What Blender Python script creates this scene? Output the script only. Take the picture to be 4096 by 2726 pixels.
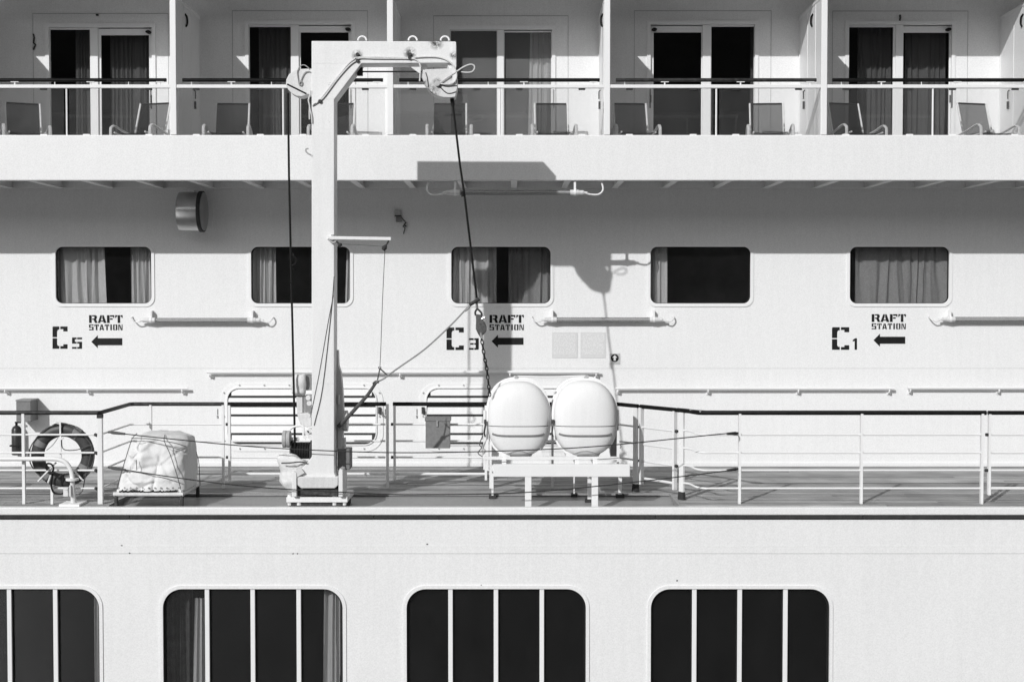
import bpy, bmesh, math, random
from mathutils import Vector, noise
from mathutils.geometry import tessellate_polygon
R = math.radians
scene = bpy.context.scene
for o in list(bpy.data.objects): bpy.data.objects.remove(o)
C = scene.collection

# ------------------------------------------------------------------ camera, sky, sun, exposure
CY, CZ, TILT, F = -16.03, 2.365, R(1.84), 5690.0
cam = bpy.data.cameras.new('camera'); cam.sensor_width = 36.0; cam.lens = F/4096*36
cam.clip_start = 0.1; cam.clip_end = 20000
co = bpy.data.objects.new('camera', cam); C.objects.link(co)
co.location = (0, CY, CZ); co.rotation_euler = (R(90)-TILT, 0, 0)
scene.camera = co

SUN = Vector((0.54, 1.0, -0.593)).normalized()
w = bpy.data.worlds.new('World'); scene.world = w; w.use_nodes = True
nt = w.node_tree; nt.nodes.clear()
sky = nt.nodes.new('ShaderNodeTexSky'); sky.sky_type = 'NISHITA'; sky.sun_disc = False
sky.sun_elevation = math.asin(-SUN.z); sky.sun_rotation = math.atan2(-SUN.x, -SUN.y)
bw = nt.nodes.new('ShaderNodeRGBToBW'); bg = nt.nodes.new('ShaderNodeBackground'); wo = nt.nodes.new('ShaderNodeOutputWorld')
bg.inputs['Strength'].default_value = 0.112
nt.links.new(sky.outputs[0], bw.inputs[0]); nt.links.new(bw.outputs[0], bg.inputs[0]); nt.links.new(bg.outputs[0], wo.inputs[0])
sl = bpy.data.lights.new('sun', 'SUN'); sl.energy = 2.95; sl.angle = R(0.53); sl.color = (1, 1, 1)
so = bpy.data.objects.new('sun', sl); C.objects.link(so); so.rotation_euler = SUN.to_track_quat('-Z', 'Y').to_euler(); so.location = (-10, -30, 20)
scene.render.engine = 'CYCLES'
scene.render.resolution_x, scene.render.resolution_y = 1024, 681
vs = scene.view_settings; vs.view_transform = 'Standard'; vs.look = 'None'; vs.exposure = 0.0; vs.gamma = 1.0; vs.use_curve_mapping = False

# ------------------------------------------------------------------ helpers
YW, YB, YH, YE, YI = 3.59, 2.09, -0.15, 0.07, 1.37     # wall, balcony front, hull face, edge rail, inboard rail
def at(px, py, Y):
    u, v = (px-2048)/F, (1363-py)/F
    k = (Y-CY)/(math.cos(TILT)+v*math.sin(TILT))
    return u*k, CZ+(-math.sin(TILT)+v*math.cos(TILT))*k
def P(px, py, Y): x, z = at(px, py, Y); return Vector((x, Y, z))
def ax(px, Y, py=1363): return at(px, py, Y)[0]
def az(py, Y): return at(2048, py, Y)[1]

class MB:
    def __init__(s): s.v = []; s.f = []
    def add(s, vs_, fs): b = len(s.v); s.v += [tuple(q) for q in vs_]; s.f += [tuple(b+i for i in q) for q in fs]; return s
    def box(s, x0, x1, y0, y1, z0, z1):
        x0, x1 = min(x0, x1), max(x0, x1); y0, y1 = min(y0, y1), max(y0, y1); z0, z1 = min(z0, z1), max(z0, z1)
        return s.add([(x0,y0,z0),(x1,y0,z0),(x1,y1,z0),(x0,y1,z0),(x0,y0,z1),(x1,y0,z1),(x1,y1,z1),(x0,y1,z1)],
                     [(0,3,2,1),(4,5,6,7),(0,1,5,4),(1,2,6,5),(2,3,7,6),(3,0,4,7)])
    def pbox(s, px0, px1, py0, py1, Y, d):            # a box whose front face fills the given rectangle at depth Y
        x0, z1 = at(px0, py0, Y); x1, z0 = at(px1, py1, Y); return s.box(x0, x1, Y, Y+d, z0, z1)
    def prism(s, loop, y0, y1, holes=()):             # loops of (x, z), extruded along y
        loops = [list(loop)]+[list(h) for h in holes]
        flat = [p for l in loops for p in l]; n = len(flat)
        tris = tessellate_polygon([[Vector((p[0], p[1], 0)) for p in l] for l in loops])
        fs = []
        for a, b, c in tris:
            A, B, D = flat[a], flat[b], flat[c]
            cr = (B[0]-A[0])*(D[1]-A[1])-(B[1]-A[1])*(D[0]-A[0])
            if cr < 0: b, c = c, b
            fs.append((a, b, c)); fs.append((a+n, c+n, b+n))
        base = 0
        for li, l in enumerate(loops):
            m = len(l); area = sum(l[i][0]*l[(i+1)%m][1]-l[(i+1)%m][0]*l[i][1] for i in range(m))
            ccw = area > 0
            if li > 0: ccw = not ccw
            for i in range(m):
                a, b = base+i, base+(i+1)%m
                fs.append((a, a+n, b+n, b) if ccw else (a, b, b+n, a+n))
            base += m
        return s.add([(p[0], y0, p[1]) for p in flat]+[(p[0], y1, p[1]) for p in flat], fs)
    def pprism(s, loop, Y, d, holes=()):
        return s.prism([at(p[0], p[1], Y) for p in loop], Y, Y+d, [[at(p[0], p[1], Y) for p in h] for h in holes])
    def tube(s, pts, r, seg=8, smooth=0, closed=False, flat=1.0):
        pts = [Vector(p) for p in pts]
        if smooth:
            q = []; n = len(pts)
            rng = range(n) if closed else range(n-1)
            for i in rng:
                p0 = pts[(i-1)%n] if (closed or i > 0) else pts[i]*2-pts[i+1]
                p1, p2 = pts[i], pts[(i+1)%n]
                p3 = pts[(i+2)%n] if (closed or i+2 < n) else p2*2-p1
                for k in range(smooth):
                    t = k/smooth
                    q.append(0.5*((2*p1)+(p2-p0)*t+(2*p0-5*p1+4*p2-p3)*t*t+(3*p1-p0-3*p2+p3)*t**3))
            if not closed: q.append(pts[-1])
            pts = q
        n = len(pts); rs = r if isinstance(r, (list, tuple)) else [r]*n
        if len(rs) != n: rs = [rs[0]+(rs[-1]-rs[0])*i/(n-1) for i in range(n)]
        up = None; V = []; Fc = []
        for i, p in enumerate(pts):
            a = pts[(i-1)%n] if (closed or i > 0) else p; b = pts[(i+1)%n] if (closed or i < n-1) else p
            t = (b-a); t = t.normalized() if t.length > 1e-9 else Vector((1, 0, 0))
            if up is None:
                up = Vector((0, 0, 1)) if abs(t.z) < 0.9 else Vector((0, 1, 0))
            u = (up-t*up.dot(t)); u = u.normalized() if u.length > 1e-6 else t.orthogonal().normalized(); w_ = t.cross(u); up = u
            for k in range(seg):
                g = 2*math.pi*k/seg; V.append(p+(u*math.cos(g)*flat+w_*math.sin(g))*rs[i])
        for i in range(n if closed else n-1):
            for k in range(seg):
                a, b = i*seg+k, i*seg+(k+1)%seg; c, d = ((i+1)%n)*seg+(k+1)%seg, ((i+1)%n)*seg+k
                Fc.append((a, b, c, d))
        if not closed:
            Fc.append(tuple(range(seg-1, -1, -1))); Fc.append(tuple((n-1)*seg+k for k in range(seg)))
        return s.add(V, Fc)
    def rings(s, rr, cap=True):                       # rr: list of equally long point lists
        n = len(rr[0]); V = [p for q in rr for p in q]; Fc = []
        for i in range(len(rr)-1):
            for k in range(n): Fc.append((i*n+k, i*n+(k+1)%n, (i+1)*n+(k+1)%n, (i+1)*n+k))
        if cap: Fc.append(tuple(range(n-1, -1, -1))); Fc.append(tuple((len(rr)-1)*n+k for k in range(n)))
        return s.add(V, Fc)
    def sheet(s, rows):
        n = len(rows[0]); V = [p for q in rows for p in q]; Fc = []
        for i in range(len(rows)-1):
            for k in range(n-1): Fc.append((i*n+k, i*n+k+1, (i+1)*n+k+1, (i+1)*n+k))
        return s.add(V, Fc)
    def build(s, name, mat, parent=None, bevel=0, smooth=True, ang=38):
        me = bpy.data.meshes.new(name); me.from_pydata(s.v, [], s.f)
        bm = bmesh.new(); bm.from_mesh(me)
        bmesh.ops.recalc_face_normals(bm, faces=bm.faces)
        if bevel:
            es = [e for e in bm.edges if len(e.link_faces) == 2 and e.calc_face_angle(0) > R(30)]
            bmesh.ops.bevel(bm, geom=es, offset=bevel, segments=2, profile=0.5, affect='EDGES', clamp_overlap=True)
        bm.to_mesh(me); bm.free()
        if smooth and not bevel:
            me.polygons.foreach_set('use_smooth', [True]*len(me.polygons)); me.set_sharp_from_angle(angle=R(ang))
        me.materials.append(M[mat])
        o = bpy.data.objects.new(name, me); C.objects.link(o); o.parent = parent
        if parent is not None: o.matrix_parent_inverse = Wm(parent).inverted()
        return o
def Wm(o):
    m = o.matrix_basis.copy()
    return (Wm(o.parent) @ o.matrix_parent_inverse @ m) if o.parent else m
def tag(o, label, cat, group=None):
    o['label'] = label; o['category'] = cat
    if group: o['group'] = group
    return o
def struct(o): o['kind'] = 'structure'; return o
def thing(name, loc, label, cat, group=None):
    o = bpy.data.objects.new(name, None); C.objects.link(o); o.location = loc; o.empty_display_size = 0.1
    return tag(o, label, cat, group)
def copy_tree(o, parent=None):
    c = o.copy(); C.objects.link(c); c.parent = parent
    if parent is not None: c.matrix_parent_inverse = o.matrix_parent_inverse.copy()
    for ch in o.children: copy_tree(ch, c)
    return c
def rr(x0, x1, z0, z1, r, n=8):
    out = []
    for cx, cz, a0 in ((x1-r, z1-r, 0), (x0+r, z1-r, 90), (x0+r, z0+r, 180), (x1-r, z0+r, 270)):
        for k in range(n+1):
            a = R(a0+90*k/n); out.append((cx+r*math.cos(a), cz+r*math.sin(a)))
    return out
def circ(cx, cz, r, n=20): return [(cx+r*math.cos(2*math.pi*k/n), cz+r*math.sin(2*math.pi*k/n)) for k in range(n)]

# ------------------------------------------------------------------ materials
M = {}
def mat(name):
    m = bpy.data.materials.new(name); m.use_nodes = True; n = m.node_tree; n.nodes.clear()
    o = n.nodes.new('ShaderNodeOutputMaterial'); M[name] = m
    return n, o
def N(n, t, **kw):
    q = n.nodes.new(t)
    for k, v in kw.items():
        if k.startswith('_'): setattr(q, k[1:], v)
        else: q.inputs[k].default_value = v
    return q
def L(n, a, b): n.links.new(a, b)
def g3(v): return (v, v, v, 1)
def pos(n): return N(n, 'ShaderNodeNewGeometry').outputs['Position']
def math_(n, op, a, b=None, clamp=False):
    q = N(n, 'ShaderNodeMath', _operation=op, _use_clamp=clamp)
    for i, x in enumerate((a, b)):
        if x is None: continue
        if isinstance(x, (int, float)): q.inputs[i].default_value = x
        else: L(n, x, q.inputs[i])
    return q.outputs[0]
def nse(n, scale, detail=3, rough=0.55, stretch=None, src=None):
    s = src or pos(n)
    if stretch:
        mp = N(n, 'ShaderNodeMapping'); mp.inputs['Scale'].default_value = stretch; L(n, s, mp.inputs[0]); s = mp.outputs[0]
    q = N(n, 'ShaderNodeTexNoise', Scale=scale, Detail=detail, Roughness=rough); L(n, s, q.inputs['Vector']); return q.outputs['Fac']
def mapr(n, v, a, b, c, d):
    q = N(n, 'ShaderNodeMapRange'); q.inputs[1].default_value = a; q.inputs[2].default_value = b; q.inputs[3].default_value = c; q.inputs[4].default_value = d
    L(n, v, q.inputs[0]); return q.outputs[0]
def paint(name, base, rough=0.45, grain=0.05, streak=0.06, bump=0.15, spec=0.35, rust=0.0, chip=0.06, spots=(), metal=0.0, gscale=70, bscale=4.0):
    n, o = mat(name)
    p = N(n, 'ShaderNodeBsdfPrincipled', Roughness=rough, Metallic=metal); p.inputs['Specular IOR Level'].default_value = spec
    v = math_(n, 'ADD', mapr(n, nse(n, gscale, 2, 0.7), 0.25, 0.75, -grain, grain), mapr(n, nse(n, 2.6, 5, 0.6, (6, 6, 0.5)), 0.3, 0.7, -streak, streak*0.5))
    v = math_(n, 'ADD', v, mapr(n, nse(n, 0.9, 4), 0.3, 0.7, -streak*0.5, streak*0.5))
    v = math_(n, 'MULTIPLY', math_(n, 'ADD', v, 1.0), base, True)
    if rust or spots:
        msk = mapr(n, nse(n, 9, 5, 0.65), 0.70-0.12*rust, 0.78-0.06*rust, 0, 1) if rust else None
        for (q, rad) in spots:
            d = N(n, 'ShaderNodeVectorMath', _operation='DISTANCE'); L(n, pos(n), d.inputs[0]); d.inputs[1].default_value = q
            near = mapr(n, d.outputs['Value'], rad*0.15, rad, 1, 0)
            sp = math_(n, 'MULTIPLY', near, mapr(n, nse(n, 26, 4, 0.7), 0.36, 0.56, 0, 1.25), True)
            msk = sp if msk is None else math_(n, 'MAXIMUM', msk, sp)
        mx = N(n, 'ShaderNodeMix', _data_type='FLOAT'); L(n, msk, mx.inputs[0]); L(n, v, mx.inputs[2]); mx.inputs[3].default_value = chip; v = mx.outputs[0]
    L(n, v, p.inputs['Base Color'])
    if bump:
        h = math_(n, 'ADD', mapr(n, nse(n, bscale, 3), 0, 1, 0, 0.6), mapr(n, nse(n, 120, 2), 0, 1, 0, 0.03))
        b = N(n, 'ShaderNodeBump', Strength=bump, Distance=0.02); L(n, h, b.inputs['Height']); L(n, b.outputs[0], p.inputs['Normal'])
    L(n, p.outputs[0], o.inputs[0]); return n, p
def plain(name, base, rough=0.6, spec=0.3, metal=0.0, var=0.15, scale=30):
    n, o = mat(name); p = N(n, 'ShaderNodeBsdfPrincipled', Roughness=rough, Metallic=metal); p.inputs['Specular IOR Level'].default_value = spec
    L(n, math_(n, 'MULTIPLY', mapr(n, nse(n, scale, 4), 0.25, 0.75, 1-var, 1+var), base), p.inputs['Base Color']); L(n, p.outputs[0], o.inputs[0])
def glass(name, tint, dust=0.0, ior=1.5, rough=0.01):
    n, o = mat(name)
    t = N(n, 'ShaderNodeBsdfTransparent', Color=g3(tint)); g = N(n, 'ShaderNodeBsdfGlossy', Roughness=rough); g.inputs['Color'].default_value = g3(1)
    fr = N(n, 'ShaderNodeFresnel', IOR=ior); mx = N(n, 'ShaderNodeMixShader'); L(n, fr.outputs[0], mx.inputs[0]); L(n, t.outputs[0], mx.inputs[1]); L(n, g.outputs[0], mx.inputs[2])
    out = mx.outputs[0]
    if dust:
        d = N(n, 'ShaderNodeBsdfDiffuse', Color=g3(0.75)); m2 = N(n, 'ShaderNodeMixShader')
        L(n, mapr(n, nse(n, 3, 5, 0.6, (1, 1, 0.5)), 0.25, 0.75, dust*0.7, dust*1.3), m2.inputs[0]); L(n, out, m2.inputs[1]); L(n, d.outputs[0], m2.inputs[2]); out = m2.outputs[0]
    L(n, out, o.inputs[0])

sp = [(tuple(P(1430, 222, -0.09)), 0.075), (tuple(P(1640, 215, -0.09)), 0.085), (tuple(P(1745, 168, -0.09)), 0.10), (tuple(P(1816, 222, -0.09)), 0.06)]
sp2 = [(tuple(P(1748, 330, -0.1)), 0.07), (tuple(P(1722, 368, -0.1)), 0.12), (tuple(P(1696, 335, -0.1)), 0.07), (tuple(P(1815, 310, -0.1)), 0.06)]
paint('white_wall', 0.80, streak=0.025, grain=0.09, bump=0.10)
paint('white_hull', 0.80, streak=0.025, grain=0.09, bump=0.22, bscale=1.5)
paint('white_trim', 0.82, streak=0.02, grain=0.04, bump=0.05)
paint('davit_paint', 0.80, streak=0.05, grain=0.06, bump=0.12, rust=0.05, spots=sp)
paint('sheave_paint', 0.70, streak=0.08, grain=0.10, bump=0.25, rust=0.25, spots=sp2)
paint('machinery_paint', 0.68, streak=0.10, grain=0.10, bump=0.3, rust=0.3)
paint('grey_paint', 0.24, streak=0.06, grain=0.08, bump=0.2)
paint('deck_paint', 0.30, streak=0.05, grain=0.14, bump=0.3, rust=0.12, gscale=40)
paint('raft_shell', 0.83, rough=0.55, streak=0.03, grain=0.04, bump=0.05, spec=0.2)
paint('canvas', 0.74, rough=0.9, streak=0.06, grain=0.07, bump=0.6, spec=0.1, bscale=9)
paint('varnished_rail', 0.010, rough=0.5, streak=0.4, grain=0.35, bump=0.1, spec=0.12, gscale=30)
paint('worn_rail', 0.035, rough=0.5, streak=0.5, grain=0.5, bump=0.15, spec=0.3, gscale=25)
paint('stencil_black', 0.012, rough=0.6, streak=0.3, grain=0.3, bump=0.0, spec=0.2, rust=0.45, chip=0.22)
paint('dark_grey', 0.052, rough=0.7, streak=0.2, grain=0.2, bump=0.1, spec=0.15)
plain('rusty', 0.07, 0.9, 0.1, var=0.5)
plain('black', 0.012, 0.6, 0.2)
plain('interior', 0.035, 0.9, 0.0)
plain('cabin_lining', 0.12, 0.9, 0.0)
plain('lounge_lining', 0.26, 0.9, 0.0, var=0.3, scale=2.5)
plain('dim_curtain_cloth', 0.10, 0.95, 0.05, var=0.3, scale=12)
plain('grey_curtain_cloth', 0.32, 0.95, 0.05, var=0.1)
plain('wire_rope', 0.009, 0.6, 0.2, var=0.4, scale=120)
plain('line_rope', 0.045, 0.9, 0.1, var=0.5, scale=60)
plain('rope', 0.10, 0.9, 0.1, var=0.4, scale=120)
plain('pale_rope', 0.30, 0.9, 0.1, var=0.4, scale=120)
plain('cable_white', 0.72, 0.5, 0.3)
plain('buoy_shell', 0.055, 0.45, 0.35, var=0.2)
plain('buoy_band', 0.2, 0.4, 0.4)
plain('steel', 0.38, 0.28, 0.5, metal=1.0, scale=6)
plain('bright_steel', 0.6, 0.35, 0.5, metal=0.8)
plain('dark_steel', 0.09, 0.6, 0.3, var=0.5, scale=40)
plain('box_grey', 0.20, 0.6, 0.25)
plain('extinguisher_red', 0.035, 0.3, 0.4)
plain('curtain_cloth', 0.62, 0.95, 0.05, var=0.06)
plain('paper', 0.66, 0.8, 0.1, var=0.05)
plain('sign_plate', 0.5, 0.6, 0.2, var=0.1)
plain('caulk', 0.03, 0.9, 0.0)
plain('tube_core', 0.55, 0.5, 0.3)
plain('plate_grey', 0.42, 0.6, 0.3)
glass('glass_hull', 0.84, dust=0.007); glass('glass_wall', 0.90, dust=0.004); glass('glass_door', 0.62); glass('glass_balcony', 0.95, dust=0.022); glass('glass_tube', 0.8, dust=0.12); glass('glass_hazy', 0.88, dust=0.10)
# teak: one tone per plank
n, o = mat('teak'); p = N(n, 'ShaderNodeBsdfPrincipled', Roughness=0.75); p.inputs['Specular IOR Level'].default_value = 0.2
oi = N(n, 'ShaderNodeObjectInfo'); v = math_(n, 'ADD', mapr(n, nse(n, 5, 5, 0.6, (0.5, 14, 14)), 0.25, 0.75, 0.68, 1.3), mapr(n, oi.outputs['Random'], 0, 1, -0.28, 0.28))
v = math_(n, 'MULTIPLY', v, mapr(n, nse(n, 1.6, 5), 0.3, 0.7, 0.74, 1.2)); L(n, math_(n, 'MULTIPLY', v, 0.34), p.inputs['Base Color']); L(n, p.outputs[0], o.inputs[0])
# chair sling: dark open mesh
n, o = mat('sling'); d = N(n, 'ShaderNodeBsdfDiffuse', Color=g3(0.016)); t = N(n, 'ShaderNodeBsdfTransparent'); mx = N(n, 'ShaderNodeMixShader', Fac=0.24); L(n, d.outputs[0], mx.inputs[1]); L(n, t.outputs[0], mx.inputs[2]); L(n, mx.outputs[0], o.inputs[0])
# printed notice: lines of small type
n, o = mat('notice_print'); p = N(n, 'ShaderNodeBsdfPrincipled', Roughness=0.7)
sx = N(n, 'ShaderNodeSeparateXYZ'); L(n, pos(n), sx.inputs[0])
ln = math_(n, 'GREATER_THAN', math_(n, 'FRACT', math_(n, 'MULTIPLY', sx.outputs['Z'], 62.0)), 0.5)
wd = math_(n, 'GREATER_THAN', nse(n, 60, 1, 0.5, (1, 1, 0.6)), 0.47); hd = math_(n, 'MULTIPLY', ln, wd)
L(n, mapr(n, hd, 0, 1, 0.72, 0.58), p.inputs['Base Color']); L(n, p.outputs[0], o.inputs[0])
plain('unseen_hill_grey', 0.15, 0.95, 0.0, var=0.5, scale=0.05)
# water
n, o = mat('water'); p = N(n, 'ShaderNodeBsdfPrincipled', Roughness=0.35, IOR=1.33); p.inputs['Base Color'].default_value = g3(0.02)
b = N(n, 'ShaderNodeBump', Strength=0.06, Distance=0.3); L(n, nse(n, 0.5, 5), b.inputs['Height']); L(n, b.outputs[0], p.inputs['Normal']); L(n, p.outputs[0], o.inputs[0])

# ------------------------------------------------------------------ water
m = MB(); m.add([(-6000,-6000,-6.2),(6000,-6000,-6.2),(6000,6000,-6.2),(-6000,6000,-6.2)], [(0,1,2,3)]); struct(m.build('water', 'water'))
rows = []  # unseen hills behind the camera, raised to darken the glass reflections
for j in range(7):
    t = j/6; rows.append([Vector((-3000+60*i, -520-260*t, -6.5+t**0.8*(185+50*noise.noise(Vector((i*0.09, 3.1, 0)))+26*noise.noise(Vector((i*0.33, t*2, 5)))))) for i in range(101)])
struct(MB().sheet(rows).build('unseen_reflection_hills', 'unseen_hill_grey'))
XL, XR = -10.0, 10.0

# ------------------------------------------------------------------ hull with the big windows
hull = thing('hull_side', (0, YH, -6.2), 'smooth white steel hull side with big round-cornered four-pane windows below the promenade deck', 'ship hull')
wz1 = az(2352, YH); wz0 = wz1-1.75
hw = [(at(a, 2352, YH)[0], at(b, 2352, YH)[0]) for a, b in ((-326, 398), (650, 1372), (1625, 2345), (2602, 3320))]
zc0 = az(2059, YH-0.055)
m = MB(); m.prism([(XL, -6.2), (XR, -6.2), (XR, zc0-0.06), (XL, zc0-0.06)], YH, YH+0.05, [rr(a, b, wz0, wz1, 0.22, 10) for a, b in hw]); m.build('plating', 'white_hull', hull)
m = MB(); m.box(XL, XR, YH-0.055, -0.10, zc0, -0.004); m.build('deck_edge_beam', 'white_hull', hull, bevel=0.012)
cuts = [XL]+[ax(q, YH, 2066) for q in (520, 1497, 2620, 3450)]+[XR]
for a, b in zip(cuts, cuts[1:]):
    m = MB(); m.box(a+0.003, b-0.003, YH-0.028, YH+0.02, zc0-0.042, zc0+0.002); m.build('groove_shade_strip', 'dark_grey', hull, bevel=0.004)  # shade line in the groove under the edge beam, put in as a dark strip
for py, r in ((2183, 0.004), (2211, 0.003)):
    z = az(py, YH); m = MB(); m.tube([(XL, YH+0.001, z), (XR, YH+0.001, z)], r, 6); m.build('weld_seam', 'white_hull', hull)
m = MB(); m.box(XL, XR, YH-0.001, YH+0.004, az(2213, YH), az(2211.2, YH)); m.build('plate_joint', 'grey_paint', hull)
x = ax(2110, YH, 2200); m = MB(); m.tube([(x, YH+0.001, zc0-0.05), (x, YH+0.001, wz1+0.03)], 0.003, 6); m.build('weld_seam', 'white_hull', hull)
for px, py in ((487, 2180), (518, 2211), (1172, 2213), (1190, 2213), (1709, 2175), (1784, 2349), (1830, 2349), (1925, 2340), (2708, 2320)):
    X, Z = at(px, py, YH); m = MB(); m.prism([(X+random.Random(px+k).uniform(0.5, 1.2)*0.011*math.cos(k*1.05), Z+random.Random(py+k).uniform(0.5, 1.2)*0.011*math.sin(k*1.05)) for k in range(6)], YH-0.002, YH+0.002); m.build('rust_spot', 'rusty', hull)
for wi, (a, b) in enumerate(hw):
    m = MB(); m.prism(rr(a-0.035, b+0.035, wz0-0.035, wz1+0.035, 0.25, 10), YH-0.012, YH+0.045, [rr(a+0.004, b-0.004, wz0+0.004, wz1-0.004, 0.216, 10)])
    win = m.build('window', 'white_hull', hull)
    m = MB(); m.prism(rr(a+0.002, b-0.002, wz0+0.002, wz1-0.002, 0.218, 10), YH+0.02, YH+0.075, [rr(a+0.022, b-0.022, wz0+0.022, wz1-0.022, 0.2, 10)]); m.build('gasket', 'black', win)
    xs = [a]+[a+(b-a)*k for k in (0.2455, 0.4985, 0.7535)]+[b]
    full = rr(a+0.012, b-0.012, wz0+0.012, wz1-0.012, 0.21, 10)
    for k in range(4):
        x0, x1 = (xs[k] if k else a+0.012), (xs[k+1] if k < 3 else b-0.012)
        lp = [q for q in full if x0-1e-6 <= q[0] <= x1+1e-6]
        if k > 0: lp = lp+[]
        # clip the rounded outline to this pane
        if k == 0: lp = [q for q in full if q[0] < x1]; 
        zt, zb = wz1-0.012, wz0+0.012
        if k in (1, 2): lp = [(x0, zb), (x1, zb), (x1, zt), (x0, zt)]
        elif k == 0: lp = [(x1, zb), (x1, zt)]+[q for q in full[9:27]] if False else [(x1, zb), (x1, zt)]+full[11:33]
        else: lp = [(x0, zt), (x0, zb)]+full[33:44]+full[0:11]
        m = MB(); m.prism(lp, YH+0.048, YH+0.056); m.build('pane', 'glass_hull', win)
    for k in (1, 2, 3):
        m = MB(); m.box(xs[k]-0.025, xs[k]+0.025, YH+0.004, YH+0.07, wz0+0.006, wz1-0.006); m.build('mullion', 'white_trim', win, bevel=0.004)
    for k in range(1, 5):                                   # thin dark seals beside each mullion
        for xx in ([xs[k]-0.031] if k < 4 else [])+([xs[k-1]+0.031] if k > 1 else []):
            m = MB(); m.box(xx-0.006, xx+0.006, YH+0.03, YH+0.066, wz0+0.02, wz1-0.02); m.build('seal', 'black', win)
def interior(parent, z0, z1, y0, y1, mt='interior'):
    m = MB(); m.add([(XL,y0,z0),(XR,y0,z0),(XR,y1,z0),(XL,y1,z0),(XL,y0,z1),(XR,y0,z1),(XR,y1,z1),(XL,y1,z1)], [(0,1,2,3),(7,6,5,4),(2,6,7,3),(1,5,6,2),(0,3,7,4)]); m.build('room_lining', mt, parent)
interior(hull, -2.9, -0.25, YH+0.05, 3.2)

# ------------------------------------------------------------------ promenade deck and its planks
YP = 0.91; XA, XC = ax(440, 0.0, 1990), ax(2715, 0.0, 1990)
def zfl(Y): return -0.10+0.075*(Y+0.10)/(YP-0.06+0.10)          # the painted waterway slopes outboard inside the rail recess
deck = MB(); deck.box(XL, XR, YP-0.045, YW+0.02, -0.16, -0.035); deck.box(XL, XA, -0.10, YP-0.0455, -0.16, -0.035); deck.box(XC, XR, -0.10, YP-0.0455, -0.16, -0.035); deck = struct(deck.build('promenade_deck', 'caulk'))
m = MB(); m.add([(XA, -0.10, zfl(-0.10)), (XC, -0.10, zfl(-0.10)), (XC, YP-0.046, zfl(YP-0.046)), (XA, YP-0.046, zfl(YP-0.046)), (XA, -0.10, -0.159), (XC, -0.10, -0.159), (XC, YP-0.046, -0.159), (XA, YP-0.046, -0.159)], [(0,1,2,3),(7,6,5,4),(0,4,5,1),(1,5,6,2),(2,6,7,3),(3,7,4,0)]); m.build('waterway_plate', 'deck_paint', deck)
m = MB(); m.box(XA+0.013, XC-0.013, YP-0.075, YP+0.002, -0.018, 0.004); m.build('margin_board', 'deck_paint', deck)
for q0, q1 in ((XA-0.012, XA+0.012), (XC-0.012, XC+0.012)): m = MB(); m.box(q0, q1, -0.099, YP+0.002, -0.10, 0.005); m.build('waterway_curb', 'deck_paint', deck)
rnd = random.Random(4)
def plank_row(x0, x1, y, wd):
    x = x0-rnd.uniform(0, 2)
    while x < x1:
        x2 = x+rnd.uniform(3.6, 5.5); a, b = max(x, x0), min(x2, x1)
        if b-a > 0.05:
            m = MB(); m.box(a+0.003, b-0.003, y+0.012, y+wd-0.012, -0.034, rnd.uniform(-0.002, 0.001)); m.build('plank', 'teak', deck)
        x = x2
y = YP; wd = 0.1335
while y < YW-0.05: plank_row(XL, XR, y, min(wd, YW+0.01-y)); y += wd
y = -0.098; wd = (YP+0.098)/8
for k in range(8): plank_row(XL, XA-0.014, y, wd); plank_row(XC+0.014, XR, y, wd); y += wd

# ------------------------------------------------------------------ promenade wall with its five windows
ZS = az(722, YB)                       # underside of the balcony deck
pw = thing('promenade_wall', (0, YW, 0), 'long white steel wall along the wooden promenade deck with five round-cornered windows', 'wall')
PW = [(222, 607), (1004, 1401), (1805, 2202), (2602, 3001), (3400, 3795)]
wins = []
for a, b in PW:
    x0, z1 = at(a, 987, YW); x1, z0 = at(b, 1213, YW); wins.append((x0, x1, z0, z1))
m = MB(); m.prism([(XL, -0.03), (XR, -0.03), (XR, ZS+0.02), (XL, ZS+0.02)], YW, YW+0.08, [rr(x0-0.012, x1+0.012, z0-0.012, z1+0.012, 0.11, 8) for x0, x1, z0, z1 in wins]); m.build('plating', 'white_wall', pw)
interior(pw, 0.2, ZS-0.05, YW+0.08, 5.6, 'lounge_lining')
m = MB(); m.box(XL, XR, YW-0.002, YW+0.004, az(1473, YW), az(1472, YW)); m.build('plate_joint', 'plate_grey', pw)
m = MB(); m.box(XL, XR, YW-0.018, YW+0.01, 0.002, 0.05); m.build('skirting', 'white_wall', pw)
for x0, x1, z0, z1 in wins:
    m = MB(); m.prism(rr(x0-0.042, x1+0.042, z0-0.046, z1+0.03, 0.125, 9), YW-0.014, YW+0.02, [rr(x0, x1, z0, z1, 0.095, 9)]); win = m.build('window', 'white_trim', pw, bevel=0)
    m = MB(); m.prism(rr(x0-0.008, x1+0.008, z0-0.008, z1+0.008, 0.1, 9), YW+0.024, YW+0.055, [rr(x0+0.009, x1-0.009, z0+0.007, z1-0.010, 0.09, 9)]); m.build('gasket', 'black', win)
    m = MB(); m.prism(rr(x0-0.006, x1+0.006, z0-0.006, z1+0.006, 0.1, 9), YW+0.056, YW+0.062); m.build('pane', 'glass_wall', win)

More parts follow.
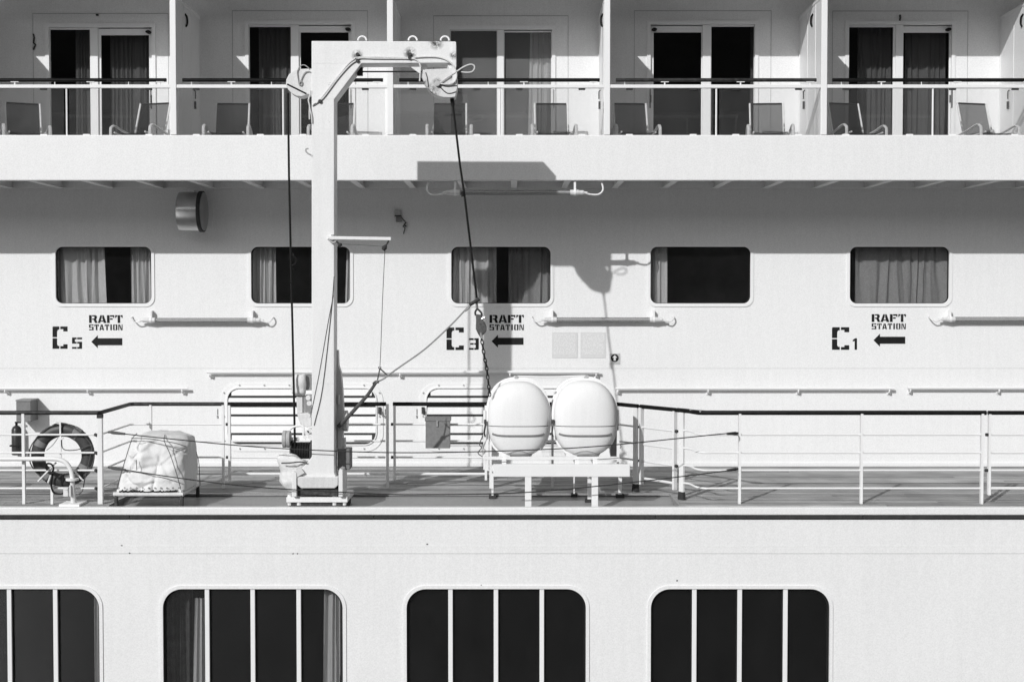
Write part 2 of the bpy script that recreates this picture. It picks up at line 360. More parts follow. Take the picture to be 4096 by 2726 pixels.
# ------------------------------------------------------------------ balcony deck, upper deck, cabin wall
ZT = az(540, YB); ZF = ZS+0.20
bd = thing('balcony_deck', (0, YB, ZS), 'white overhanging balcony deck with tall plain fascia above the promenade', 'deck')
m = MB(); m.box(XL, XR, YB, YB+0.06, ZS, ZT); m.build('fascia', 'white_wall', bd, bevel=0.012)
m = MB(); m.box(XL, XR, YB+0.06, YW, ZS+0.10, ZF); m.build('deck_slab', 'white_wall', bd)
m = MB(); m.box(XL, XR, YW-0.10, YW-0.001, ZS+0.01, ZS+0.099); m.build('wall_angle', 'white_wall', bd)
for k in range(28):
    x = -9.6+k*0.6875; m = MB()
    for hw2, za, zb2 in ((0.008, 0.016, 0.099), (0.04, 0.004, 0.0155)):
        V = [(x+sx*hw2, yy, ZS+zz) for zz in (za, zb2) for sx, yy in ((-1, YB+0.061), (1, YB+0.061), (1, YW-0.101), (-1, YW-0.101))]
        m.add(V, [(0,3,2,1),(4,5,6,7),(0,1,5,4),(1,2,6,5),(2,3,7,6),(3,0,4,7)])
    m.build('bracket_beam', 'white_wall', bd)
for px in (1921, 3760, 700):
    x = ax(px, YB, 640); m = MB(); m.tube([(x, YB+0.001, ZS+0.02), (x, YB+0.001, ZT-0.02)], 0.0025, 6); m.build('weld_seam', 'white_wall', bd)
ZU = az(226, YW)+0.593*1.5
ud = thing('upper_balcony_deck', (0, YB, ZU), 'white deck overhead that roofs and shades the row of balconies', 'deck')
m = MB(); m.box(XL, XR, YB, YB+0.06, ZU, ZU+0.6); m.build('fascia', 'white_wall', ud)
m = MB(); m.box(XL, XR, YB+0.06, YW+0.08, ZU+0.12, ZU+0.22); m.build('deck_slab', 'white_wall', ud)
cw = thing('cabin_wall', (0, YW, ZF), 'white cabin wall behind the balconies with paired sliding glass doors', 'wall')
doors = []                             # fixed pane x0 x1 top, mullion x0 x1, slider x0 x1 top, frame x0 x1 top
def dA(dx): return dict(fix=(195+dx, 373+dx, 120), mul=(373+dx, 403+dx), sli=(405+dx, 597+dx, 142), fr=(182+dx, 622+dx, 95), hand=606+dx, oval=(594+dx, 129))
def dB(dx): return dict(fix=(2838+dx, 3022+dx, 108), mul=(2805+dx, 2838+dx), sli=(2614+dx, 2805+dx, 131), fr=(2588+dx, 3034+dx, 84), hand=2600+dx, oval=(2617+dx, 119))
D3 = dict(fix=(1803, 1990, 123), mul=(1990, 2016), sli=(2016, 2204, 127), fr=(1785, 2222, 104), hand=2213, oval=None)
dl = [dA(0), dA(798), D3, dB(0), dA(3199)]
for k, dy in ((1, -11), (4, -10)):
    d = dl[k]; d['fix'] = d['fix'][:2]+(d['fix'][2]+dy,); d['sli'] = d['sli'][:2]+(d['sli'][2]+dy,); d['fr'] = d['fr'][:2]+(d['fr'][2]+dy,); d['oval'] = (d['oval'][0], d['oval'][1]+dy)
ZDB = ZF+0.06
holes = []
for d in dl:
    x0, zt = at(d['fr'][0]+11, d['fr'][2]+10, YW); x1 = ax(d['fr'][1]-11, YW, d['fr'][2]); holes.append([(x0, ZDB), (x1, ZDB), (x1, zt), (x0, zt)])
m = MB(); m.prism([(XL, ZF), (XR, ZF), (XR, ZU+0.12), (XL, ZU+0.12)], YW, YW+0.08, holes); m.build('plating', 'white_wall', cw)
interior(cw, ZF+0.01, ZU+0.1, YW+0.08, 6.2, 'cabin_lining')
for k, d in enumerate(dl):
    fx0, fzt = at(d['fr'][0], d['fr'][2], YW); fx1 = ax(d['fr'][1], YW, d['fr'][2])
    h = holes[k]
    m = MB(); m.prism([(fx0, ZF+0.004), (fx1, ZF+0.004), (fx1, fzt), (fx0, fzt)], YW-0.022, YW+0.07, [[(h[0][0]+0.012, ZDB+0.02), (h[1][0]-0.012, ZDB+0.02), (h[2][0]-0.012, h[2][1]-0.018), (h[3][0]+0.012, h[3][1]-0.018)]])
    door = m.build('sliding_door', 'white_trim', cw, bevel=0)
    ix0, ix1, izt = h[0][0]+0.012, h[1][0]-0.012, h[2][1]-0.018
    # fixed leaf
    a, b, t = d['fix']; gx0, gz1 = at(a, t, YW+0.03); gx1 = ax(b, YW+0.03, t)
    mx0, mx1 = ax(d['mul'][0], YW+0.01), ax(d['mul'][1], YW+0.01)
    sa, sb, st = d['sli']; sx0, sz1 = at(sa, st, YW+0.045); sx1 = ax(sb, YW+0.045, st)
    fixed_left = gx0 < sx0
    m = MB(); m.box(mx0, mx1, YW-0.004, YW+0.06, ZDB+0.022, izt-0.002); m.build('mullion', 'white_trim', door, bevel=0.004)
    lx0, lx1 = (ix0+0.002, mx0-0.002) if fixed_left else (mx1+0.002, ix1-0.002)
    m = MB(); m.prism([(lx0, ZDB+0.024), (lx1, ZDB+0.024), (lx1, izt-0.003), (lx0, izt-0.003)], YW+0.012, YW+0.05, [[(max(gx0, lx0+0.006), ZDB+0.1), (min(gx1, lx1-0.006), ZDB+0.1), (min(gx1, lx1-0.006), min(gz1, izt-0.012)), (max(gx0, lx0+0.006), min(gz1, izt-0.012))]]); m.build('fixed_leaf', 'white_trim', door)
    m = MB(); m.box(lx0+0.004, lx1-0.004, YW+0.028, YW+0.034, ZDB+0.09, izt-0.006); m.build('pane', 'glass_hazy' if k == 2 else 'glass_door', door)
    lx0, lx1 = (mx1+0.002, ix1-0.002) if fixed_left else (ix0+0.002, mx0-0.002)
    m = MB(); m.prism([(lx0, ZDB+0.024), (lx1, ZDB+0.024), (lx1, izt-0.014), (lx0, izt-0.014)], YW+0.026, YW+0.064, [[(max(sx0, lx0+0.006), ZDB+0.12), (min(sx1, lx1-0.006), ZDB+0.12), (min(sx1, lx1-0.006), min(sz1, izt-0.03)), (max(sx0, lx0+0.006), min(sz1, izt-0.03))]]); m.build('sliding_leaf', 'white_trim', door)
    m = MB(); m.box(lx0+0.004, lx1-0.004, YW+0.042, YW+0.048, ZDB+0.1, izt-0.02); m.build('pane', 'glass_hazy' if k == 2 else 'glass_door', door)
    hx, hz = at(d['hand'], 395, YW); m = MB(); m.box(hx-0.018, hx+0.018, YW-0.004, YW+0.03, hz-0.05, hz+0.05); m.tube([(hx, YW-0.002, hz+0.13), (hx, YW-0.03, hz+0.12), (hx, YW-0.03, hz-0.12), (hx, YW-0.002, hz-0.13)], 0.009, 6); m.build('handle', 'rusty' if k in (0, 3, 4) else 'bright_steel', door)
    if d['oval']:
        ox, oz = at(d['oval'][0], d['oval'][1], YW); m = MB(); m.prism([(ox+0.036*math.cos(q*0.39), oz+0.021*math.sin(q*0.39)) for q in range(16)], YW-0.034, YW+0.028); m.build('vent_cover', 'black', door)
    # raised panel seam round the door
    px0, px1, pz = fx0-0.17, fx1+0.17, az(d['fr'][2]-40, YW)
    m = MB(); m.box(px0, px1, YW-0.004, YW+0.002, pz-0.004, pz+0.004); m.box(px0-0.006, px0, YW-0.004, YW+0.002, ZF+0.02, pz+0.004); m.box(px1, px1+0.006, YW-0.004, YW+0.002, ZF+0.02, pz+0.004); m.build('panel_joint', 'plate_grey', cw)

for pl in ([(133, 138), (137, 150), (134, 172), (142, 180), (138, 188), (133, 200)], [(3600, 62), (3601, 72), (3599, 84)], [(386, 60), (390, 61), (394, 60)]):
    m = MB(); m.tube([P(q[0], q[1], YW-0.012) for q in pl], [0.012]*len(pl) if len(pl) > 3 else 0.014, 6); m.tube([P(pl[0][0], pl[0][1], YW-0.012), P(pl[0][0], pl[0][1], YW+0.002)], 0.012, 6); m.build('cable_stub', 'rusty', cw)
# dividers
DX = [-7.043+2.7495*k for k in range(6)]
ZD = az(228, YW)+((ax(942, YW, 228)-(DX[1]+0.02))/0.54)*0.593
dlab = ['white balcony divider standing out from the cabin wall where the C5 balcony ends', 'white balcony divider between the C5 balcony and the one behind the davit post',
        'white balcony divider behind the davit arm, meeting the balcony over the soffit lamp', 'white balcony divider between the soffit-lamp balcony and the next with mirrored door',
        'white balcony divider with sunlit face closing the C1 balcony on the mirrored-door side', 'white balcony divider with sunlit face at the far end of the C1 balcony']
for k, x in enumerate(DX):
    dv = thing('balcony_divider', (x, YB, ZF), dlab[k], 'divider', 'balcony dividers')
    m = MB(); m.box(x-0.038, x+0.038, YB-0.004, YB+0.075, ZT+0.002, ZU+0.002); m.build('front_post', 'white_trim', dv, bevel=0.005)
    m = MB(); m.box(x-0.015, x+0.015, YB+0.076, YW-0.03, ZF+0.03, ZD-0.02); m.build('panel', 'white_wall', dv)
    m = MB(); m.box(x-0.022, x+0.022, YB+0.0755, YW-0.002, ZD-0.02, ZD+0.02); m.build('top_rail', 'white_trim', dv, bevel=0.004)
    m = MB(); m.box(x-0.021, x+0.021, YW-0.03, YW-0.001, ZF+0.002, ZD-0.021); m.build('wall_channel', 'white_trim', dv)
    for yy in (2.55, 3.05):
        m = MB(); m.box(x-0.019, x+0.019, yy-0.004, yy+0.004, ZF+0.03, ZD-0.021); m.build('panel_joint', 'white_trim', dv)
    if k in (1, 3, 4, 5):
        s = -1 if x > 0 else 1; m = MB(); X = x+s*0.016; m.tube([(X, 2.7, ZD-0.12), (X+s*0.02, 2.73, ZD-0.16), (X+s*0.02, 2.74, ZD-0.24), (X, 2.74, ZD-0.28)], 0.014, 6, 3); m.build('hook', 'black', dv)
        m = MB(); m.box(X, X+s*0.025, 3.2, 3.23, ZF+0.85, ZF+0.95); m.tube([(X, 3.2, ZF+1.1), (X+s*0.02, 3.2, ZF+1.08), (X+s*0.02, 3.2, ZF+0.98)], 0.008, 6); m.build('latch', 'rusty', dv)

# balustrades
blab = ['glass balustrade with black handrail on the balcony above the C5 stencil', 'glass balustrade with black handrail on the balcony behind the davit post',
        'glass balustrade with black handrail on the balcony above the soffit tube lamp', 'glass balustrade with worn black handrail on the balcony of the mirrored door', 'glass balustrade with black handrail on the balcony above the C1 stencil']
zr0, zr1 = az(352, YB), az(338, YB); zh = az(319, YB)
for k in range(5):
    a, b = DX[k]+0.038, DX[k+1]-0.038
    bl = thing('glass_balustrade', ((a+b)/2, YB, ZT), blab[k], 'balustrade', 'balcony balustrades')
    m = MB(); m.box(a+0.001, b-0.001, YB+0.005, YB+0.055, zr0, zr1); m.build('rail', 'white_trim', bl, bevel=0.006)
    m = MB(); m.tube([(a+0.075, YB+0.03, zh), (b-0.055, YB+0.03, zh)], 0.026, 10, flat=0.9); m.build('handrail', 'worn_rail' if k == 3 else 'varnished_rail', bl)
    for q in (0.07, 0.26, 0.45, 0.62, 0.80, 0.95):
        xx = a+(b-a)*q; m = MB(); m.tube([(xx, YB+0.03, zr1-0.002), (xx, YB+0.03, zh-0.02)], 0.011 if q in (0.26, 0.62, 0.95) else 0.006, 6)
        if q in (0.26, 0.62, 0.95): m.box(xx-0.05, xx+0.05, YB+0.015, YB+0.045, zh-0.028, zh-0.020)
        m.build('rail_support', 'white_trim', bl)
    xm = a+(b-a)*0.505
    m = MB(); m.tube([(xm, YB+0.03, ZT-0.002), (xm, YB+0.03, zr0+0.003)], 0.012, 8); m.build('post', 'white_trim', bl)
    for g0, g1 in ((a+0.028, xm-0.035), (xm+0.035, b-0.028)):
        m = MB(); m.box(g0, g1, YB+0.026, YB+0.034, ZT-0.001, zr0+0.002); gl = m.build('glass_panel', 'glass_balcony', bl)
        for q in (0.17, 0.8):
            xx = g0+(g1-g0)*q
            m = MB(); m.box(xx-0.042, xx+0.042, YB+0.014, YB+0.046, zr0-0.022, zr0-0.001); m.build('upper_clamp', 'dark_grey', gl)
            m = MB(); m.box(xx-0.042, xx+0.042, YB+0.014, YB+0.046, ZT-0.001, ZT+0.014); m.build('lower_clamp', 'white_trim', gl)

# balcony chairs
def make_chair():
    c = thing('balcony_chair', (0, 0, 0), '', 'chair', 'balcony chairs')
    W = 0.235; b0, b1 = Vector((0, 0.17, 0.40)), Vector((0, 0.34, 0.90))
    rows = []
    for i in range(9):
        t = i/8; p = b0.lerp(b1, t); sag = 0.02*math.sin(math.pi*t)
        rows.append([Vector((xx, p.y+sag*(1-(xx/W)**2), p.z-(0.012*(1-(xx/W)**2) if i == 8 else 0))) for xx in [(-W+0.03)+(2*W-0.06)*j/8 for j in range(9)]])
    m = MB(); m.sheet(rows); m.build('backrest', 'sling', c)
    m = MB(); m.sheet([[Vector((-W+0.03+(2*W-0.06)*j/6, yy, 0.42+0.03*abs(yy)/0.3-0.015*math.sin(math.pi*j/6))) for j in range(7)] for yy in (-0.3, -0.2, -0.1, 0, 0.1, 0.165)]); m.build('seat', 'sling', c)
    m = MB(); m.tube([(-W+0.035, b1.y-0.001, b1.z-0.004), (W-0.035, b1.y-0.001, b1.z-0.004)], 0.012, 6); m.build('back_top_hem', 'black', c)
    for s in (-1, 1):
        m = MB(); m.tube([(s*(W-0.012), 0.16, 0.38), (s*(W-0.012), b1.y, b1.z+0.004)], 0.012, 6); m.build('back_post', 'cable_white', c)
        m = MB(); m.tube([(s*(W-0.012), 0.17, 0.41), (s*(W-0.012), -0.31, 0.45)], 0.012, 6); m.build('seat_rail', 'cable_white', c)
        m = MB(); m.tube([(s*0.285, -0.30, 0.01), (s*0.285, -0.30, 0.46), (s*0.285, -0.275, 0.525), (s*0.285, -0.2, 0.55), (s*0.28, 0.0, 0.50), (s*0.265, 0.22, 0.46)], 0.021, 8, 4, flat=0.6); m.build('armrest', 'cable_white', c)
        m = MB(); m.tube([(s*0.265, 0.22, 0.46), (s*0.265, 0.33, 0.01)], 0.015, 6); m.build('rear_leg', 'cable_white', c)
    m = MB(); m.tube([(-0.285, -0.27, 0.40), (0.285, -0.27, 0.40)], 0.012, 6); m.tube([(-0.265, 0.26, 0.40), (0.265, 0.26, 0.40)], 0.012, 6); m.build('crossbar', 'cable_white', c)
    return c
ch = [(92, 24, 'C5 balcony, beside the fixed door pane'), (615, -16, 'C5 balcony, before the door handle'), (928, 3, 'balcony behind the davit post, at the fixed pane'), (1352, -3, 'balcony behind the davit post, half hidden by it'),
      (1798, 2, 'balcony over the soffit lamp, before the dark pane'), (2206, 2, 'balcony over the soffit lamp, before the bright curtain'), (2520, 6, 'mirrored-door balcony, tucked beside the door handle'), (3068, -5, 'mirrored-door balcony, at the fixed pane'),
      (3378, 15, 'C1 balcony, before the fixed pane'), (3894, 16, 'C1 balcony, against the bare sunlit wall')]
proto = make_chair()
for i, (px, rz, tx) in enumerate(ch):
    c = proto if i == 0 else copy_tree(proto)
    yc = 2.72; x = ax(px, yc+0.28, 480); c.location = (x+0.3*math.sin(R(rz)), yc, ZF); c.rotation_euler = (0, 0, R(rz))
    c['label'] = 'dark mesh chair, '+tx

# ------------------------------------------------------------------ curtains
def curtain(px0, px1, py0, py1, Y, pleats, amp, seed, label, lean=0.0, mt='curtain_cloth'):
    x0, z1 = at(px0, py0, Y); x1, z0 = at(px1, py1, Y); rd = random.Random(seed)
    ph = [rd.uniform(0, 6.28) for _ in range(4)]; nx, nz = max(24, int(pleats*10)), 10; rows = []
    for j in range(nz+1):
        t = j/nz; row = []
        for i in range(nx+1):
            u = i/nx
            uu = u+0.05*math.sin(6.28*u*1.3+ph[0])+0.02*math.sin(6.28*(u*2.7+t*0.4)+ph[1])
            yy = amp*(math.sin(6.283*pleats*uu+ph[2]+0.5*t)+0.35*math.sin(6.283*pleats*2.3*uu+ph[3]-t))
            row.append(Vector((x0+(x1-x0)*u+lean*t*(u if lean > 0 else 1-u), Y+yy, z1+(z0-z1)*t)))
        rows.append(row)
    o = MB().sheet(rows).build('curtain', mt); return tag(o, label, 'curtain', 'curtains behind glass')
YC = YW+0.17
curtain(228, 422, 960, 1240, YC, 5, 0.03, 1, 'wide pale pleated curtain in the window above the C5 stencil', 0.03)
curtain(522, 612, 960, 1240, YC, 4, 0.025, 2, 'narrow pale curtain in the window above the C5 stencil, by the tube lamp', 0)
curtain(1004, 1104, 960, 1240, YC, 4, 0.025, 3, 'pale curtain in the window behind the davit, beside the hoist wire', -0.0)
curtain(1388, 1425, 960, 1240, YC, 2, 0.02, 4, 'sliver of pale curtain in the window behind the davit post', -0.03)
curtain(1808, 1986, 960, 1240, YC, 5, 0.025, 5, 'pale curtain in the window above the C3 stencil, behind the fall wire')
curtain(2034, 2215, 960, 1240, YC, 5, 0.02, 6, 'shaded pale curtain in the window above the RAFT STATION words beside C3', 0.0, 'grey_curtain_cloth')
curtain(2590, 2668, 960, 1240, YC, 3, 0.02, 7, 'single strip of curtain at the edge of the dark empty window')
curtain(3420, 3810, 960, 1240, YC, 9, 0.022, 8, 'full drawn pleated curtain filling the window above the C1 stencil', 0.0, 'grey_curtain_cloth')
YD = YW+0.22
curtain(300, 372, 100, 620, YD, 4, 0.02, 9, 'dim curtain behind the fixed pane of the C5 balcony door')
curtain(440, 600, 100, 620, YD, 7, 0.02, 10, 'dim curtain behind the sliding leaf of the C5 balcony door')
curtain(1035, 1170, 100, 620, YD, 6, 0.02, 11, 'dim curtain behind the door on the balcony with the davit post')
curtain(2122, 2215, 80, 640, YW+0.13, 4, 0.02, 12, 'bright curtain behind the door on the balcony over the soffit lamp', -0.04)
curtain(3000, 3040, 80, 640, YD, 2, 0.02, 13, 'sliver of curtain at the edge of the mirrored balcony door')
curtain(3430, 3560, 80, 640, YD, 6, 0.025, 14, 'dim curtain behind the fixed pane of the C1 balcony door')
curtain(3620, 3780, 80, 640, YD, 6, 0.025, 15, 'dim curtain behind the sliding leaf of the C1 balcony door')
YF = YH+0.16
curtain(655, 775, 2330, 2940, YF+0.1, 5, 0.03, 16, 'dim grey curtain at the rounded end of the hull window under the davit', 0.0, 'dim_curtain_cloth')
curtain(780, 822, 2390, 2940, YF, 2.5, 0.02, 17, 'pale curtain fold by the first mullion of the hull window under the davit', -0.05)
curtain(1296, 1380, 2330, 2940, YF, 4, 0.025, 18, 'pale gathered curtain at the end of the hull window under the davit', -0.02)
curtain(376, 410, 2330, 2940, YF, 2, 0.02, 19, 'narrow curtain edge in the hull window beneath the lifebuoy', 0)

# ------------------------------------------------------------------ louvers
def louver(px0, px1, label):
    x0, zt = at(px0, 1552, YW); x1, zb = at(px1, 1775, YW)
    lv = thing('ventilation_louver', ((x0+x1)/2, YW, zb), label, 'louver', 'louvers in the promenade wall')
    m = MB(); m.prism(rr(x0-0.10, x1+0.10, zb-0.10, zt+0.07, 0.24, 10), YW-0.012, YW-0.001, [rr(x0, x1, zb, zt, 0.16, 10)]); m.prism(rr(x0-0.015, x1+0.015, zb-0.015, zt+0.015, 0.175, 10), YW-0.03, YW-0.0115, [rr(x0, x1, zb, zt, 0.16, 10)]); m.build('frame', 'white_trim', lv)
    m = MB(); m.prism(rr(x0-0.004, x1+0.004, zb-0.004, zt+0.004, 0.164, 10), YW-0.004, YW-0.0005); m.build('backing', 'dark_grey', lv)
    h = (zt-zb)/6
    for k in range(6):
        za = zb+k*h; e = 0.055 if k in (0, 5) else 0.004
        m = MB(); m.add([(x0+e, YW-0.024, za+0.029), (x1-e, YW-0.024, za+0.029), (x1-e, YW-0.006, za+h-0.004), (x0+e, YW-0.006, za+h-0.004),
                         (x0+e, YW-0.020, za+0.029), (x1-e, YW-0.020, za+0.029), (x1-e, YW-0.003, za+h-0.004), (x0+e, YW-0.003, za+h-0.004)], [(0,1,2,3),(7,6,5,4),(0,4,5,1),(1,5,6,2),(2,6,7,3),(3,7,4,0)])
        m.build('slat', 'white_trim', lv)
    for q in range(6):
        for zz in (zt+0.045, zb-0.06):
            X = x0+(x1-x0)*(0.08+0.168*q); m = MB(); m.tube([(X, YW-0.011, zz), (X, YW-0.03, zz)], 0.011, 6); m.build('bolt', 'plate_grey', lv)
    for s, X in ((-1, x0-0.05), (1, x1+0.05)):
        for zz in (zt-0.06, (zt+zb)/2, zb+0.05):
            m = MB(); m.tube([(X, YW-0.011, zz), (X, YW-0.03, zz)], 0.011, 6); m.build('bolt', 'plate_grey', lv)
    X, Z = at(px0-15 if px0 > 1600 else px1+14, 1640, YW-0.02); m = MB(); m.box(X-0.018, X+0.018, YW-0.05, YW-0.011, Z-0.045, Z+0.045); m.tube([(X, YW-0.05, Z+0.02), (X+0.01, YW-0.08, Z), (X+0.02, YW-0.06, Z-0.06)], 0.011, 6); m.build('latch', 'rusty', lv)
louver(911, 1504, 'white slatted ventilation louver in the wall behind the davit post')
louver(1707, 2300, 'white slatted ventilation louver in the wall behind the grey locker box and rafts')

# ------------------------------------------------------------------ wall handrails
def wallrail(px0, px1, py, brs, label):
    Y = YW-0.085; z = az(py, Y)+0.016
    o = thing('wall_handrail', (ax(px0, Y, py), YW, z), label, 'handrail', 'handrails on the promenade wall')
    m = MB(); m.tube([(ax(px0, Y, py), Y, z), (ax(px1, Y, py), Y, z)], 0.019, 10); m.build('pipe', 'white_trim', o)
    for b in brs:
        x = ax(b, Y, py); m = MB(); m.tube([(x, Y, z-0.01), (x, Y, z-0.05), (x, YW-0.02, z-0.07), (x, YW, z-0.07)], 0.011, 8, 3); m.tube([(x, YW-0.014, z-0.07), (x, YW+0.001, z-0.07)], 0.026, 10); m.build('bracket', 'white_trim', o)
wallrail(-300, 752, 1557, (20, 350, 728), 'wall handrail ending beside the louver, over the lifebuoy')
wallrail(828, 2397, 1492, (838, 1178, 1600, 2040, 2385), 'higher wall handrail running above both ventilation louvers')
wallrail(2462, 3576, 1557, (2472, 2833, 3194, 3558), 'wall handrail past the life rafts with four brackets')
wallrail(3630, 4500, 1555, (3642, 3997, 4350), 'wall handrail under the C1 raft station marking')

# ------------------------------------------------------------------ tube lamps
def lamp(px0, px1, py, Y, label, hang=False, cables=True):
    xa, z = at(px0, py, Y); xb = ax(px1, Y, py); r = 0.033
    o = thing('tube_lamp', ((xa+xb)/2, Y, z), label, 'lamp', 'tube lamps')
    m = MB(); m.tube([(xa+0.1, Y, z), (xb-0.1, Y, z)], r*0.97, 14); m.build('clear_tube', 'glass_tube', o)
    m = MB(); m.tube([(xa+0.1, Y, z+0.006), (xb-0.1, Y, z+0.006)], r*0.42, 8); m.box(xa+0.1, xb-0.1, Y-0.012, Y+0.012, z-0.024, z-0.014); m.build('fluorescent_core', 'tube_core', o)
    for s, x in ((1, xa), (-1, xb)):
        m = MB(); m.tube([(x, Y, z), (x+s*0.06, Y, z), (x+s*0.061, Y, z), (x+s*0.17, Y, z)], [0.03, 0.03, 0.036, 0.036], 12); m.build('end_cap', 'machinery_paint', o)
        xc = x+s*0.11
        m = MB(); m.tube([(xc-0.014, Y, z), (xc+0.014, Y, z)], 0.042, 12)
        if hang: m.box(xc-0.014, xc+0.014, Y-0.012, Y+0.012, z, ZS+0.06)
        else: m.box(xc-0.014, xc+0.014, Y-0.006, YW-0.004, z-0.015, z+0.015); m.add([(xc-0.012, Y, z+0.03), (xc+0.012, Y, z+0.03), (xc+0.012, Y, z+0.13), (xc-0.012, Y, z+0.13), (xc-0.012, YW+0.001, z+0.0), (xc+0.012, YW+0.001, z+0.0), (xc+0.012, YW+0.001, z+0.13), (xc-0.012, YW+0.001, z+0.13)], [(0,1,2,3),(7,6,5,4),(0,4,5,1),(1,5,6,2),(2,6,7,3),(3,7,4,0)])
        m.build('clip', 'white_trim', o)
        e = -s
        if hang: pts = [(x+e*0.0, Y, z), (x+e*0.10, Y, z-0.025), (x+e*0.2, Y, z-0.02), (x+e*0.25, Y+0.01, z+0.05), (x+e*0.2, Y+0.03, ZS+0.03), (x+e*0.1, Y+0.05, ZS+0.06)]
        else: pts = [(x, Y, z), (x+e*0.05, Y-0.01, z-0.02), (x+e*0.11, Y, z-0.03), (x+e*0.16, Y+0.02, z+0.01), (x+e*0.17, YW-0.03, z+0.035), (x+e*0.16, YW, z+0.04)]
        m = MB(); m.tube(pts, 0.012 if hang else 0.009, 8, 5); m.tube([(x+e*0.002, Y, z), (x+e*0.05, Y, z-0.006)], 0.017, 8); m.build('cable', 'cable_white', o)
lamp(571, 1040, 1280, YW-0.10, 'clear tube lamp on the wall between the C5 marking and the davit')
lamp(2177, 2648, 1278, YW-0.10, 'clear tube lamp on the wall above the two paper notices')
lamp(3770, 4240, 1276, YW-0.10, 'clear tube lamp on the wall beside the C1 raft station marking')
lamp(1786, 2334, 770, YB+0.05, 'tube lamp hung under the balcony deck edge, half in davit shadow', True)

# ------------------------------------------------------------------ stencilled markings
def G(ch_):
    H = lambda *a: list(a)
    def q(x0, z0, x1, z1): return [(x0, z0), (x1, z0), (x1, z1), (x0, z1)]
    return {
     'R': [q(0, 0, .32, 1), [(.38, 1), (.82, 1), (.97, .88), (.97, .6), (.86, .5), (1.02, .06), (1.02, 0), (.74, 0), (.56, .42), (.38, .42), (.38, .56), (.60, .56), (.66, .64), (.66, .78), (.6, .85), (.38, .85)]],
     'A': [[(-.04, 0), (.26, 0), (.47, .72), (.47, 1), (.30, 1)], [(.53, 1), (.70, 1), (1.04, 0), (.70, 0), (.53, .62)], q(.34, .16, .62, .3)],
     'F': [q(0, 0, .36, 1), [(.42, .8), (.42, 1), (1, 1), (1, .66), (.86, .66), (.86, .8)], q(.42, .42, .78, .6)],
     'T': [q(.34, 0, .68, 1), [(0, 1), (.28, 1), (.28, .8), (.14, .8), (.14, .66), (0, .66)], [(.74, 1), (1.02, 1), (1.02, .66), (.88, .66), (.88, .8), (.74, .8)]],
     'S': [[(0, 1), (.45, 1), (.45, .82), (.3, .82), (.3, .58), (.45, .58), (.45, .42), (0, .42)], q(.52, .82, 1, 1), [(.52, .6), (1, .6), (1, 0), (.52, 0), (.52, .18), (.7, .18), (.7, .42), (.52, .42)], q(0, 0, .45, .18)],
     '5': [[(0, 1), (.45, 1), (.45, .84), (.28, .84), (.28, .62), (.45, .62), (.45, .46), (0, .46)], q(.52, .84, 1, 1), [(.52, .62), (1, .62), (1, 0), (.52, 0), (.52, .16), (.72, .16), (.72, .46), (.52, .46)], q(0, 0, .45, .16)],
     'I': [q(.15, 0, .85, 1)],
     'O': [[(0, .12), (.08, 0), (.42, 0), (.42, .16), (.34, .16), (.34, .84), (.42, .84), (.42, 1), (.08, 1), (0, .88)], [(.56, 0), (.92, 0), (1, .12), (1, .88), (.92, 1), (.56, 1), (.56, .84), (.66, .84), (.66, .16), (.56, .16)]],
     'N': [q(0, 0, .22, 1), q(.80, 0, 1, 1), [(.27, 1), (.42, 1), (.75, .28), (.75, 0), (.62, 0), (.27, .72)]],
     'C': [[(0, .52), (.30, .52), (.30, .78), (.36, .86), (.45, .86), (.45, 1), (.04, 1), (0, .96)], [(.52, 1), (1, 1), (1, .78), (.72, .78), (.72, .88), (.52, .88)], [(0, 0), (.45, 0), (.45, .13), (.36, .13), (.30, .20), (.30, .47), (0, .47)], [(.52, 0), (1, 0), (1, .2), (.72, .2), (.72, .12), (.52, .12)]],
     '3': [q(0, .84, .48, 1), [(.54, 1), (1, 1), (1, .08), (.94, 0), (.54, 0), (.54, .16), (.68, .16), (.68, .44), (.54, .44), (.54, .58), (.68, .58), (.68, .84), (.54, .84)], q(.12, .44, .48, .58), q(0, 0, .48, .16)],
     '1': [[(.45, 0), (1, 0), (1, 1), (.55, 1), (0, .84), (0, .72), (.45, .76)]],
    }[ch_]
def word(m, text, px0, px1, py0, py1, Y, gap=0.16, widths=None):
    x0, z1 = at(px0, py0, Y); x1, z0 = at(px1, py1, Y); ws = [(widths or {}).get(c, 1.0) for c in text]
    u = (x1-x0)/(sum(ws)+gap*(len(text)-1)); x = x0
    for c, w_ in zip(text, ws):
        for poly in G(c): m.prism([(x+p[0]*w_*u, z0+p[1]*(z1-z0)) for p in poly], Y, Y+0.006)
        x += (w_+gap)*u
